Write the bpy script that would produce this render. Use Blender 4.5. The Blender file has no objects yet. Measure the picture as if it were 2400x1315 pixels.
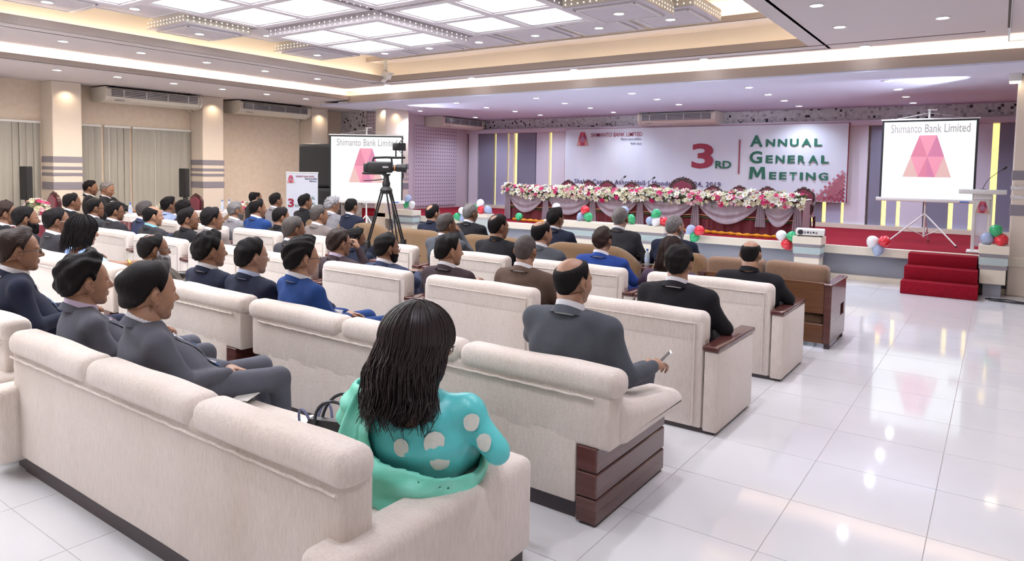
import bpy, bmesh, math, random
import numpy as np
from mathutils import Matrix, Vector, Euler
random.seed(7); RNG = np.random.default_rng(7)
PI = math.pi
SC = bpy.context.scene
COL = SC.collection
S = 0.92            # layout units -> metres, applied to every mesh and position at the end

# ------------------------------------------------------------------ camera
def make_camera():
    cd = bpy.data.cameras.new('camera')
    cam = bpy.data.objects.new('camera', cd); COL.objects.link(cam)
    yaw, pit, rol = -.6154, .0575, .0173
    fwd = Vector((math.sin(yaw)*math.cos(pit), math.cos(yaw)*math.cos(pit), -math.sin(pit)))
    rt = Vector((math.cos(yaw), -math.sin(yaw), 0)); up = rt.cross(fwd)
    r = rt*math.cos(rol)+up*math.sin(rol); u = -rt*math.sin(rol)+up*math.cos(rol)
    m = Matrix((( r.x, u.x, -fwd.x, 0), (r.y, u.y, -fwd.y, 0), (r.z, u.z, -fwd.z, 1.8), (0, 0, 0, 1)))
    cam.matrix_world = m
    cd.sensor_width = 36.0; cd.lens = 36.0*1613/2400
    cd.shift_y = (493-657.5)/2400.0
    cd.clip_start = .05; cd.clip_end = 200
    SC.camera = cam
make_camera()

# ------------------------------------------------------------------ view, world
SC.view_settings.view_transform = 'Standard'
SC.view_settings.look = 'None'
SC.view_settings.gamma = 1.0
SC.view_settings.use_curve_mapping = False
SC.view_settings.exposure = 0.62
SC.cycles.use_denoising = True
SC.cycles.max_bounces = 7; SC.cycles.diffuse_bounces = 3; SC.cycles.glossy_bounces = 3
SC.cycles.transmission_bounces = 4; SC.cycles.transparent_max_bounces = 6
SC.cycles.caustics_reflective = False; SC.cycles.caustics_refractive = False
SC.cycles.sample_clamp_indirect = 4.0
W = bpy.data.worlds.new('world'); SC.world = W; W.use_nodes = True
W.node_tree.nodes['Background'].inputs[0].default_value = (.80, .80, .88, 1)
W.node_tree.nodes['Background'].inputs[1].default_value = .35

# light strengths, all in one place
PANE_E = 6.0        # frosted ceiling panes
COVE_W = 6.5       # watts per metre of cove strip
SPOT_W = 40.0       # downlight over the hall
STAGE_W = 50.0      # downlight over the stage
COOL = (.93, .90, 1.0); WARM = (1.0, .80, .57); LILAC = (.76, .84, 1.0)

def area_light(name, loc, rot, sx, sy, watts, col, spread=PI):
    ld = bpy.data.lights.new(name, 'AREA'); ld.shape = 'RECTANGLE'; ld.size = sx*S; ld.size_y = sy*S
    ld.energy = watts; ld.color = col; ld.spread = spread
    o = bpy.data.objects.new(name, ld); COL.objects.link(o); o.location = loc; o.rotation_euler = rot
    return o
def spot_light(name, loc, rot, watts, col, ang=130, blend=.9, rad=.05):
    ld = bpy.data.lights.new(name, 'SPOT'); ld.energy = watts; ld.color = col
    ld.spot_size = math.radians(ang); ld.spot_blend = blend; ld.shadow_soft_size = rad
    o = bpy.data.objects.new(name, ld); COL.objects.link(o); o.location = loc; o.rotation_euler = rot
    return o

# ------------------------------------------------------------------ materials
MATS = {}
def mat(name, col, rough=.6, metal=0., emit=None, es=0., spec=.5, var=None, vscale=6., vdet=4., bump=0., bscale=80., stretch=None,
        coat=0., trans=0., alpha=1., sheen=0., vlo=.35, vhi=.7, sss=0.):
    if name in MATS: return MATS[name]
    m = bpy.data.materials.new(name); m.use_nodes = True
    nt = m.node_tree; b = nt.nodes['Principled BSDF']
    c = tuple(col)+(1,)
    b.inputs['Base Color'].default_value = c
    b.inputs['Roughness'].default_value = rough
    b.inputs['Metallic'].default_value = metal
    b.inputs['Specular IOR Level'].default_value = spec
    b.inputs['Coat Weight'].default_value = coat
    b.inputs['Transmission Weight'].default_value = trans
    b.inputs['Alpha'].default_value = alpha
    b.inputs['Sheen Weight'].default_value = sheen
    if emit is not None:
        b.inputs['Emission Color'].default_value = tuple(emit)+(1,); b.inputs['Emission Strength'].default_value = es
    if var is not None or bump:
        tc = nt.nodes.new('ShaderNodeTexCoord'); mp = nt.nodes.new('ShaderNodeMapping')
        nt.links.new(tc.outputs['Object'], mp.inputs[0])
        if stretch: mp.inputs['Scale'].default_value = stretch
    if var is not None:
        n = nt.nodes.new('ShaderNodeTexNoise'); n.inputs['Scale'].default_value = vscale; n.inputs['Detail'].default_value = vdet
        nt.links.new(mp.outputs[0], n.inputs['Vector'])
        r = nt.nodes.new('ShaderNodeValToRGB'); r.color_ramp.elements[0].position = vlo; r.color_ramp.elements[1].position = vhi
        r.color_ramp.elements[0].color = c; r.color_ramp.elements[1].color = tuple(var)+(1,)
        nt.links.new(n.outputs[0], r.inputs[0]); nt.links.new(r.outputs[0], b.inputs['Base Color'])
    if bump:
        n2 = nt.nodes.new('ShaderNodeTexNoise'); n2.inputs['Scale'].default_value = bscale; n2.inputs['Detail'].default_value = 3
        nt.links.new(mp.outputs[0], n2.inputs['Vector'])
        bp = nt.nodes.new('ShaderNodeBump'); bp.inputs['Strength'].default_value = bump; bp.inputs['Distance'].default_value = .01
        nt.links.new(n2.outputs[0], bp.inputs['Height']); nt.links.new(bp.outputs[0], b.inputs['Normal'])
    MATS[name] = m; return m

def mosaic_mat(name, cell=.05):
    m = bpy.data.materials.new(name); m.use_nodes = True; nt = m.node_tree; b = nt.nodes['Principled BSDF']
    tc = nt.nodes.new('ShaderNodeTexCoord'); sn = nt.nodes.new('ShaderNodeVectorMath'); sn.operation = 'SNAP'
    sn.inputs[1].default_value = (cell, cell, cell); nt.links.new(tc.outputs['Object'], sn.inputs[0])
    wn = nt.nodes.new('ShaderNodeTexWhiteNoise'); nt.links.new(sn.outputs[0], wn.inputs['Vector'])
    r = nt.nodes.new('ShaderNodeValToRGB'); r.color_ramp.interpolation = 'CONSTANT'
    e = r.color_ramp.elements; e[0].position = 0; e[0].color = (.74, .70, .73, 1); e[1].position = .50; e[1].color = (.62, .58, .61, 1)
    for p, c in ((.66, (.82, .79, .82, 1)), (.88, (.40, .36, .40, 1)), (.962, (.02, .015, .02, 1))):
        x = e.new(p); x.color = c
    nt.links.new(wn.outputs[0], r.inputs[0]); nt.links.new(r.outputs[0], b.inputs['Base Color'])
    b.inputs['Roughness'].default_value = .3
    MATS[name] = m; return m
def perforated_mat(name, col, pitch=.1, rad=.16, keep=(0, 1, 1)):
    m = bpy.data.materials.new(name); m.use_nodes = True; nt = m.node_tree; b = nt.nodes['Principled BSDF']
    tc = nt.nodes.new('ShaderNodeTexCoord'); sc = nt.nodes.new('ShaderNodeVectorMath'); sc.operation = 'SCALE'; sc.inputs['Scale'].default_value = 1/pitch
    fr = nt.nodes.new('ShaderNodeVectorMath'); fr.operation = 'FRACTION'; sb = nt.nodes.new('ShaderNodeVectorMath'); sb.operation = 'SUBTRACT'
    sb.inputs[1].default_value = (.5, .5, .5); mu = nt.nodes.new('ShaderNodeVectorMath'); mu.operation = 'MULTIPLY'; mu.inputs[1].default_value = keep
    ln = nt.nodes.new('ShaderNodeVectorMath'); ln.operation = 'LENGTH'; lt = nt.nodes.new('ShaderNodeMath'); lt.operation = 'LESS_THAN'; lt.inputs[1].default_value = rad
    mx = nt.nodes.new('ShaderNodeMix'); mx.data_type = 'RGBA'
    L = nt.links.new
    L(tc.outputs['Object'], sc.inputs[0]); L(sc.outputs[0], fr.inputs[0]); L(fr.outputs[0], sb.inputs[0]); L(sb.outputs[0], mu.inputs[0])
    L(mu.outputs[0], ln.inputs[0]); L(ln.outputs['Value'], lt.inputs[0]); L(lt.outputs[0], mx.inputs['Factor'])
    mx.inputs['A'].default_value = tuple(col)+(1,); mx.inputs['B'].default_value = (.05, .04, .07, 1)
    L(mx.outputs['Result'], b.inputs['Base Color']); b.inputs['Roughness'].default_value = .6
    MATS[name] = m; return m

# ------------------------------------------------------------------ mesh builder
class MB:
    def __init__(s): s.v = []; s.f = []; s.mi = []
    def add(s, V, F, mi=0):
        b = len(s.v); s.v.extend([tuple(p) for p in V]); s.f.extend([tuple(i+b for i in q) for q in F]); s.mi.extend([mi]*len(F)); return s
    def box(s, x0, x1, y0, y1, z0, z1, mi=0, M=None):
        V = [Vector((x, y, z)) for z in (z0, z1) for y in (y0, y1) for x in (x0, x1)]
        if M is not None: V = [M @ p for p in V]
        return s.add(V, [(0, 2, 3, 1), (4, 5, 7, 6), (0, 1, 5, 4), (2, 6, 7, 3), (0, 4, 6, 2), (1, 3, 7, 5)], mi)
    def rbox(s, x0, x1, y0, y1, z0, z1, r=.02, seg=2, mi=0, M=None, fn=None):
        bm = bmesh.new(); bmesh.ops.create_cube(bm, size=1)
        for v in bm.verts: v.co = Vector(((x0+x1)/2+v.co.x*(x1-x0), (y0+y1)/2+v.co.y*(y1-y0), (z0+z1)/2+v.co.z*(z1-z0)))
        bmesh.ops.bevel(bm, geom=list(bm.edges), offset=r, segments=seg, profile=.5, affect='EDGES')
        if fn:
            for v in bm.verts: v.co = fn(v.co)
        if M is not None: bmesh.ops.transform(bm, matrix=M, verts=bm.verts)
        bm.verts.index_update()
        s.add([v.co.copy() for v in bm.verts], [[v.index for v in f.verts] for f in bm.faces], mi); bm.free(); return s
    def loft(s, rings, mi=0, cap=True, closed=True):
        n = len(rings[0]); V = [p for r in rings for p in r]; F = []
        for i in range(len(rings)-1):
            for j in range(n if closed else n-1):
                a = i*n+j; b = i*n+(j+1) % n; F.append((a, b, b+n, a+n))
        if cap and closed:
            F.append(tuple(reversed(range(n)))); F.append(tuple(range((len(rings)-1)*n, len(rings)*n)))
        return s.add(V, F, mi)
    def tube(s, pts, rad, n=8, mi=0, cap=True):
        pts = [Vector(p) for p in pts]; rad = rad if isinstance(rad, (list, tuple)) else [rad]*len(pts)
        rings = []; prev = None
        for i, p in enumerate(pts):
            d = (pts[min(i+1, len(pts)-1)]-pts[max(i-1, 0)]).normalized()
            a = d.orthogonal().normalized() if prev is None else (prev-d*prev.dot(d)).normalized()
            prev = a; b = d.cross(a)
            rings.append([p+(a*math.cos(t)+b*math.sin(t))*rad[i] for t in [2*PI*k/n for k in range(n)]])
        return s.loft(rings, mi, cap)
    def lathe(s, prof, c=(0, 0, 0), n=24, mi=0, M=None):
        rings = []
        for r, z in prof:
            ring = [Vector((c[0]+r*math.cos(2*PI*k/n), c[1]+r*math.sin(2*PI*k/n), c[2]+z)) for k in range(n)]
            if M is not None: ring = [M @ p for p in ring]
            rings.append(ring)
        return s.loft(rings, mi)
    def grid(s, fn, nu, nv, mi=0):
        V = [fn(i/nu, j/nv) for i in range(nu+1) for j in range(nv+1)]
        F = [(i*(nv+1)+j, (i+1)*(nv+1)+j, (i+1)*(nv+1)+j+1, i*(nv+1)+j+1) for i in range(nu) for j in range(nv)]
        return s.add(V, F, mi)
    def ellipsoid(s, c, r, nu=16, nv=10, mi=0, M=None):
        rings = []
        for j in range(1, nv):
            t = PI*j/nv
            rings.append([Vector((c[0]+r[0]*math.sin(t)*math.cos(2*PI*k/nu), c[1]+r[1]*math.sin(t)*math.sin(2*PI*k/nu), c[2]-r[2]*math.cos(t))) for k in range(nu)])
        if M is not None: rings = [[M @ p for p in q] for q in rings]
        return s.loft(rings, mi)
    def mesh(s, name, mats, ang=35):
        me = bpy.data.meshes.new(name); me.from_pydata([tuple(p) for p in s.v], [], s.f)
        for m in (mats if isinstance(mats, (list, tuple)) else [mats]): me.materials.append(m)
        if len(set(s.mi)) > 1: me.polygons.foreach_set('material_index', s.mi)
        if ang:
            me.polygons.foreach_set('use_smooth', [True]*len(me.polygons)); me.set_sharp_from_angle(angle=math.radians(ang))
        me.update(); return me
    def build(s, name, mats, parent=None, ang=35, loc=None, rz=None):
        return link(name, s.mesh(name, mats, ang), parent, loc, rz)
def link(name, me, parent=None, loc=None, rz=None):
    o = bpy.data.objects.new(name, me); COL.objects.link(o)
    if parent is not None: o.parent = parent
    if loc is not None: o.location = loc
    if rz is not None: o.rotation_euler = (0, 0, rz)
    return o
def mesh_np(name, V, F, mats, mi=None, ang=None):
    me = bpy.data.meshes.new(name); me.from_pydata(V.tolist() if hasattr(V, 'tolist') else V, [], F.tolist() if hasattr(F, 'tolist') else F)
    for m in (mats if isinstance(mats, (list, tuple)) else [mats]): me.materials.append(m)
    if mi is not None: me.polygons.foreach_set('material_index', np.asarray(mi, dtype=np.int32))
    me.polygons.foreach_set('use_smooth', [True]*len(me.polygons))
    if ang: me.set_sharp_from_angle(angle=math.radians(ang))
    me.update(); return me
def thing(name, label, cat, loc=(0, 0, 0), rz=0, group=None):
    o = bpy.data.objects.new(name, None); COL.objects.link(o); o.empty_display_size = .1
    o.location = loc; o.rotation_euler = (0, 0, rz); o['label'] = label; o['category'] = cat
    if group: o['group'] = group
    return o
def tag(o, label, cat, group=None, kind=None):
    o['label'] = label; o['category'] = cat
    if group: o['group'] = group
    if kind: o['kind'] = kind
    return o
def struct(o): o['kind'] = 'structure'; return o
def dup(root, loc, rz=None, label=None, group=None):
    r = root.copy(); COL.objects.link(r); r.location = loc
    if rz is not None: r.rotation_euler = (0, 0, rz)
    if label: r['label'] = label
    if group: r['group'] = group
    for ch in list(root.children):
        c = ch.copy(); COL.objects.link(c); c.parent = r
        for g in ch.children:
            d = g.copy(); COL.objects.link(d); d.parent = c
    return r
def text(s, size, parent, m, M, name='lettering', ext=.002, align='LEFT', space=1., bold=0., sx=1.):
    """flat lettering, x right / y up in its own frame, set in place by matrix M"""
    cu = bpy.data.curves.new('t', 'FONT'); cu.body = s; cu.size = size; cu.extrude = ext; cu.align_x = align
    cu.space_character = space; cu.offset = bold; cu.resolution_u = 3
    o = bpy.data.objects.new('t', cu); COL.objects.link(o)
    bpy.context.view_layer.update()
    me = bpy.data.meshes.new_from_object(o.evaluated_get(bpy.context.evaluated_depsgraph_get()))
    bpy.data.objects.remove(o)
    me.transform(M @ Matrix.Diagonal((sx, 1, 1, 1))); me.materials.clear(); me.materials.append(m); me.name = name
    return link(name, me, parent)
def text_fit(s, parent, m, o, ex, ey, x0, x1, z0, z1, bold=0., ext=.002, name='lettering', space=1.):
    """lettering scaled to fill x0..x1 by z0..z1 of the plane through o"""
    ob = text(s, 1., parent, m, Matrix.Identity(4), name, 0, 'LEFT', space, bold); me = ob.data
    xs = [v.co.x for v in me.vertices]; ys = [v.co.y for v in me.vertices]; ax, ay = (x1-x0)/(max(xs)-min(xs)), (z1-z0)/(max(ys)-min(ys))
    for v in me.vertices: v.co = Vector((x0+(v.co.x-min(xs))*ax, z0+(v.co.y-min(ys))*ay, ext))
    me.transform(frame(o, ex, ey)); return ob
def frame(o, ex, ey):
    """matrix whose x runs along ex and y along ey, at o"""
    ex = Vector(ex).normalized(); ey = Vector(ey).normalized(); ez = ex.cross(ey)
    return Matrix(((ex.x, ey.x, ez.x, o[0]), (ex.y, ey.y, ez.y, o[1]), (ex.z, ey.z, ez.z, o[2]), (0, 0, 0, 1)))

# ================================================================== THE ROOM
M_ceil = mat('ceiling_paint', (.66, .605, .615), .75)
M_ceil_stage = mat('stage_ceiling_paint', (.74, .77, .96), .7)
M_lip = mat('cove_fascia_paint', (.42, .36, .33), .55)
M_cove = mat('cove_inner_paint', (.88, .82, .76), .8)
M_wall = mat('cream_wallpaper', (.86, .73, .60), .6, var=(.80, .66, .52), vscale=9, vdet=6, bump=.05, bscale=25)
M_col = mat('cream_column_paint', (.80, .70, .60), .5)
M_band = mat('grey_band', (.27, .25, .29), .4)
M_mauve = mat('mauve_paint', (.72, .62, .68), .6)
M_tile = mat('polished_floor_tile', (.785, .79, .815), .07, spec=.6, var=(.755, .76, .78), vscale=3., vdet=3)
M_grout = mat('grout', (.60, .56, .54), .6)
M_cream = mat('cream_laminate', (.80, .73, .60), .3)
M_slate = mat('blue_grey_laminate', (.34, .36, .42), .3)
M_carpet = mat('red_carpet', (.27, .006, .020), .95, spec=.2, var=(.21, .004, .015), vscale=40, bump=.3, bscale=300)
M_mos = mosaic_mat('mosaic_tiles'); M_perf = perforated_mat('perforated_panel', (.66, .56, .66), .1)
M_white = mat('white_plastic', (.80, .79, .76), .4)
M_black = mat('black_plastic', (.015, .015, .017), .45)
M_dark = mat('dark_metal', (.03, .03, .035), .35, metal=.6)
XL, XR, YB, YF = -16.55, 2.0, -4.0, 17.8

# floor: grout bed, single tiles in the open aisles, the rest joined
fl = struct(MB().box(XL, XR, YB, 14.3, -.10, -.003).build('floor', M_grout, ang=0))
T = .65
def tile_mesh():
    g = .0022; return MB().box(g, T-g, g, T-g, -.05, 0).mesh('tile', M_tile, 0)
TM = tile_mesh(); rest = MB(); ntile = 0
for i in range(-25, 4):
    for j in range(-14, 22):
        x = -.215+i*T; y = 4.605-7*T+j*T-T*0
        if x < XL-.6 or y > 14.2: continue
        near = (x > -2.9 and y > -1.5) or (-7.5 < x < -2.8 and 0.3 < y < 2.2) or (-14 < x < -3 and y > 8.4)
        if near and ntile < 300: link('tile', TM, fl, (x, y, 0)); ntile += 1
        else: rest.box(x+.0022, x+T-.0022, y+.0022, y+T-.0022, -.05, 0)
rt_ = rest.build('tile_field', M_tile, fl, 0); rt_['kind'] = 'stuff'

# walls
wl = struct(MB().box(XL-.2, XL, YB, 14.3, 0, 3.8).build('wall_left', M_wall, ang=0))
struct(MB().box(XR, XR+.2, YB, YF, 0, 3.8).build('wall_right', M_col, ang=0))
struct(MB().box(XL-.2, XR+.2, YB-.2, YB, 0, 3.8).build('wall_back', M_col, ang=0))
# alcove beside the stage
wa = struct(MB().box(XL, -14.3, 14.3, 14.5, 0, 3.6).build('wall_alcove', M_mauve, ang=0))
MB().box(XL, -15.43, 14.26, 14.3, 0, 3.5).build('mosaic_panel', M_mos, wa, 0)
pa = MB().box(-.53, .53, -.02, .02, -1.7, 1.7).build('perforated_panel', perforated_mat('perforated_panel_b', (.66, .56, .66), .1, .16, (1, 0, 1)), wa, 0, loc=(-14.86, 14.27, 1.75))
MB().box(-15.2, -14.9, 14.2, 14.26, .95, 1.35).build('switch_box', M_band, wa, 0)
MB().box(-15.43, -14.3, 14.1, 14.25, 0, .62).build('red_panel', M_carpet, wa, 0)
# stage side wall (left) with perforated panel and air return
ws = struct(MB().box(-14.5, -14.3, 14.3, YF, 0, 3.6).build('wall_stage_left', M_mauve, ang=0))
MB().box(-14.3, -14.26, 15.1, 17.02, .68, 3.14).build('perforated_panel', M_perf, ws, 0)
struct(MB().box(XR, XR+.01, 13, YF, .6, 3.4).build('wall_stage_right', M_mauve, ang=0))
# stage back wall: recessed yellow light box behind upright panels
wb = struct(MB().box(-14.5, XR, YF, YF+.2, 0, 3.6).build('wall_stage_back', M_mauve, ang=0))
MB().box(-14.3, XR, 17.74, YF, 3.10, 3.40).build('mosaic_strip', M_mos, wb, 0)
MB().rbox(-14.3, XR, 17.5, 17.78, 2.97, 3.10, r=.015).build('cornice', mat('lilac_white', (.74, .68, .78), .5), wb)
MB().box(-14.3, XR, 17.55, 17.79, .6, .70).build('base_board', M_cream, wb, 0)
M_glow = mat('yellow_light_strip', (.9, .8, .4), .5, emit=(1., .80, .26), es=.85)
P_l = mat('lilac_panel', (.72, .69, .80), .55); P_m = mat('violet_grey_panel', (.46, .46, .62), .55); P_d = mat('dark_slate_panel', (.25, .25, .34), .5); P_w = mat('pale_lilac_panel', (.80, .77, .86), .55)
slats = [(-14.21, -13.85, 'w'), (-13.80, -13.20, 'd'), (-13.12, -12.68, 'm'), (-12.60, -12.42, 'l'), (-12.30, -11.62, 'd'), (-11.57, -11.12, 'l'),
         (-11.02, -10.46, 'w'), (-10.36, -9.8, 'd'), (-9.72, -9.4, 'l'), (-9.3, -8.7, 'm'), (-8.6, -8.0, 'd'), (-7.9, -7.2, 'l'), (-7.1, -6.5, 'd'), (-6.4, -5.7, 'l'),
         (-5.6, -5.0, 'm'), (-4.9, -4.3, 'd'), (-4.22, -3.70, 'l'), (-3.62, -3.43, 'd'), (-3.34, -3.02, 'm'), (-2.95, -2.50, 'w'), (-2.45, -2.18, 'd'), (-2.08, -1.88, 'm'), (-1.80, -1.36, 'l'),
         (-1.31, -.89, 'd'), (-.80, -.52, 'm'), (-.44, -.17, 'l'), (-.05, .5, 'd'), (.6, 1.3, 'l'), (1.4, 1.95, 'd')]
for a, b, c in slats:
    MB().box(a, b, 17.6+(.03 if c in 'dm' else 0), 17.72, .70, 2.97).build('wall_panel', {'l': P_l, 'm': P_m, 'd': P_d, 'w': P_w}[c], wb, 0)
for (a0, b0, _), (a1, b1, _) in zip(slats, slats[1:]):
    if a1-b0 > .055: MB().box(b0+.001, a1-.001, 17.70, 17.74, .71, 2.96).build('light_strip', M_glow, wb, 0)

# two white stage spotlights by the corner posts, raking the stage ceiling
spot_light('stage_rake_left', (-12.7, 12.6, 3.05), (math.radians(97), 0, math.radians(-62)), 150, (.80, .84, 1.), 60, .5, .08)
spot_light('stage_rake_right', (-.1, 12.9, 3.05), (math.radians(97), 0, math.radians(68)), 170, (.80, .84, 1.), 60, .5, .08)
# columns
def column(n, x0, x1, y0, y1, h, silver=False):
    t = struct(MB().rbox(x0, x1, y0, y1, 0, h, r=.012, seg=1).build('trim_%d' % n, M_col))
    for a, b in ((1.81, 1.935), (1.66, 1.725), (1.53, 1.595), (1.243, 1.40)) if not silver else ((1.79, 1.935), (1.243, 1.41)):
        MB().box(x0-.008, x1+.008, y0-.008, y1+.008, a, b).build('band', M_band, t, 0)
    if silver:
        for a, b in ((1.64, 1.70), (1.50, 1.56)):
            MB().box(x0-.012, x1+.012, y0-.012, y1+.012, a, b).build('silver_band', mat('crumpled_foil', (.75, .75, .78), .25, metal=.9, bump=1., bscale=40), t, 0)
    return t
column(1, XL, -16.0, 2.90, 3.46, 3.5); column(2, XL, -16.0, 6.16, 6.72, 3.5); column(3, XL, -16.0, 9.44, 10.0, 3.5); column(4, XL, -16.0, 12.72, 13.30, 3.5)
column(5, -13.83, -13.43, 13.1, 13.97, 3.4, True); column(6, .16, .80, 13.1, 13.75, 3.4, True)
for x, y in ((-13.40, 13.5), (-15.97, 6.44), (-15.97, 9.72), (-15.97, 13.0), (-13.63, 13.07), (.4, 13.06)):
    spot_light('column_washer', (x+.12, y-.02, 3.36), (0, math.radians(0), 0), 6, WARM, 140, 1., .03)
# right column's lit fixture
wlamp = thing('wall_lamp', 'small square white lamp lit near the top of the right striped column', 'wall lamp', (.14, 13.0, 3.30))
MB().rbox(-.10, .06, -.09, .08, -.02, .20, r=.01).build('lamp_body', M_white, wlamp)
MB().box(-.09, .05, -.08, .07, -.04, -.02).build('diffuser', mat('lamp_glow', (1, .9, .7), .5, emit=(1, .85, .6), es=5), wlamp)

# ceiling: four levels with light coves
M_groove = mat('groove', (.10, .08, .07), .8)
ce = struct(MB().box(XL, -13.41, YB, 14.3, 3.50, 3.54).build('ceiling', M_ceil, ang=0))
c_ = lambda nm, m, *a: MB().box(*a).build(nm, m, ce, 0)
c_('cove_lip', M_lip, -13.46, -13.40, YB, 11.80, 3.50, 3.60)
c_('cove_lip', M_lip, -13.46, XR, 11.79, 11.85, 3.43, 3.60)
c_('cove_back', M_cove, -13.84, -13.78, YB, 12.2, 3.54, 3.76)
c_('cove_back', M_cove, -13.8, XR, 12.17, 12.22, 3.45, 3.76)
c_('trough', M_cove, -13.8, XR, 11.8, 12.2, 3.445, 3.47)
c_('stage_soffit', M_ceil_stage, -14.5, XR, 11.80, YF, 3.40, 3.44)
c_('mid_ceiling', M_ceil, -13.80, -11.48, YB, 12.2, 3.75, 3.79)
c_('mid_ceiling', M_ceil, -11.48, -2.45, 11.12, 12.2, 3.75, 3.79)
c_('mid_ceiling', M_ceil, -2.45, 0.0, YB, 12.2, 3.75, 3.79)
c_('mid_ceiling', M_ceil, .02, XR, YB, 12.2, 3.77, 3.80)
c_('mid_ceiling', M_ceil, -11.48, -2.45, YB, -2.0, 3.75, 3.79)
c_('shadow_gap', M_groove, -11.9, -.25, 11.125, 11.150, 3.745, 3.752)
c_('shadow_gap', M_groove, -.012, .014, 8.2, 11.0, 3.745, 3.76)
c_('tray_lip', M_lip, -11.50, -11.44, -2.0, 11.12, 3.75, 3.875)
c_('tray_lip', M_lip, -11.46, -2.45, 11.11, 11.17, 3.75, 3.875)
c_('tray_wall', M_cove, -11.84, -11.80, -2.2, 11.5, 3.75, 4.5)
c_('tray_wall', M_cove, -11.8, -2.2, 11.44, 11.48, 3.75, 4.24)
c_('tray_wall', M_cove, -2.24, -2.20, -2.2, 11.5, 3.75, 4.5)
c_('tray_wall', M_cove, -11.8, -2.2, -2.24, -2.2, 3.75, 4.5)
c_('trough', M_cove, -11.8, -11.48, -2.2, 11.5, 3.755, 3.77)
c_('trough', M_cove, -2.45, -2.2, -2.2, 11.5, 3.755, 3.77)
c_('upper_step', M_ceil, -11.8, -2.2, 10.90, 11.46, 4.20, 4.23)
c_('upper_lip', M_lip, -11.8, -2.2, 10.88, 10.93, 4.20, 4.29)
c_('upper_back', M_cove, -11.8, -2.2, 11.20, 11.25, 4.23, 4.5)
c_('tray_ceiling', M_cove, -11.85, -2.2, -2.25, 11.3, 4.47, 4.52)
c_('corner_infill', M_ceil, XL, -13.7, 12.2, 14.3, 3.76, 3.8)
# LED strips lying in the troughs
def strip(x0, y0, x1, y1, z, w, tilt, k=1.):
    L = math.hypot(x1-x0, y1-y0); a = math.atan2(y1-y0, x1-x0)
    n = max(1, round(L/5))
    for q in range(n):
        t = (q+.5)/n
        o = area_light('cove_strip', (x0+(x1-x0)*t, y0+(y1-y0)*t, z), (0, 0, 0), L/n*.98, w, COVE_W*k*L/n*S, WARM)
        o.rotation_euler = (Matrix.Rotation(a, 4, 'Z') @ Matrix.Rotation(tilt, 4, 'X')).to_euler()
strip(-13.58, -3, -13.58, 11.9, 3.56, .05, PI-.5)
strip(-13.5, 12.0, 1.9, 12.0, 3.50, .05, PI+.5)
strip(-11.66, -2, -11.66, 11.2, 3.79, .05, PI-.25, .6)
strip(-11.5, 11.28, -2.4, 11.28, 3.79, .05, PI+.25, .32)
strip(-11.5, 11.05, -2.4, 11.05, 4.25, .05, PI+.4, .6)
strip(-2.33, 11.2, -2.33, -2, 3.79, .05, PI-.25, .8)

# stage
sg = struct(MB().box(-14.3, XR, 13.10, YF, .50, .60).build('trim_7', M_carpet, ang=0))
MB().rbox(-13.4, XR, 13.06, 13.12, .455, .602, r=.008, seg=1).build('stage_fascia', M_cream, sg)
MB().box(-14.3, XR, 13.26, 13.32, 0, .50).build('stage_recess', M_slate, sg, 0)
MB().box(-14.3, XR, 13.16, 13.28, 0, .09).build('stage_plinth', M_cream, sg, 0)

# ================================================================== CEILING FITTINGS
M_emit_dl = mat('downlight_glow', (1, 1, 1), .5, emit=(.93, .94, 1.), es=22.)
M_rim = mat('downlight_rim', (.85, .85, .85), .3)
M_pane = mat('frosted_pane', (.9, .9, .9), .4, emit=(.95, .95, 1.), es=PANE_E)
M_pane2 = mat('frosted_pane_dim', (.8, .85, .82), .4, emit=(.88, .95, .93), es=PANE_E*.42)
M_grid = mat('grid_frame_paint', (.74, .69, .74), .55)
M_gridlite = mat('perforated_side', (.78, .72, .62), .6)
M_dot = mat('perforation_glow', (1, 1, 1), .5, emit=(1., .98, .95), es=.9)
M_lens = mat('downlight_lens', (1, 1, 1), .2, emit=(.95, .95, 1.), es=30.)
def _ring():
    m = MB(); n = 20; R = lambda r, z: [(r*math.cos(2*PI*k/n), r*math.sin(2*PI*k/n), z) for k in range(n)]
    m.loft([R(.085, 0), R(.083, -.012), R(.068, -.012), R(.064, -.004)], cap=False); return m.mesh('ring', M_rim)
def _disc():
    m = MB(); m.lathe([(.001, -.004), (.066, -.004), (.066, -.0035), (.001, -.0035)], n=20); return m.mesh('lens', M_emit_dl)
RING = _ring(); DISC = _disc()
def downlight(x, y, z, label, group, watts, col=COOL, ang=125):
    t = thing('downlight', label, 'ceiling light', (x, y, z), 0, group)
    link('rim', RING, t); link('lens', DISC, t)
    if watts: spot_light('downlight_beam', (x, y, z-.05), (0, 0, 0), watts, col, ang, .8, .06)
    return t
ORD = ['first', 'second', 'third', 'fourth', 'fifth', 'sixth', 'seventh', 'eighth', 'ninth', 'tenth', 'eleventh', 'twelfth']
for k, y in enumerate((11.07, 9.95, 8.82, 7.72, 6.60, 5.54, 4.48, 3.4, 2.3)): downlight(-14.15, y, 3.5, 'small downlight in the low strip along the left wall, %s counted from the stage' % ORD[k], 'low strip downlights', SPOT_W*1.25, (1, .86, .72), 165)
for k, y in enumerate((10.05, 8.73, 7.46, 6.24, 5.01, 3.75, 2.5, 1.25, 0, -1.3)):
    downlight(-13.58, y, 3.75, 'downlight of the outer row in the left grey ceiling band, %s counted from the stage' % ORD[k], 'left band outer row downlights', SPOT_W*.5)
    downlight(-12.35, y-.08, 3.75, 'downlight of the inner row in the left grey ceiling band, %s counted from the stage' % ORD[k], 'left band inner row downlights', SPOT_W*.5)
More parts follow.
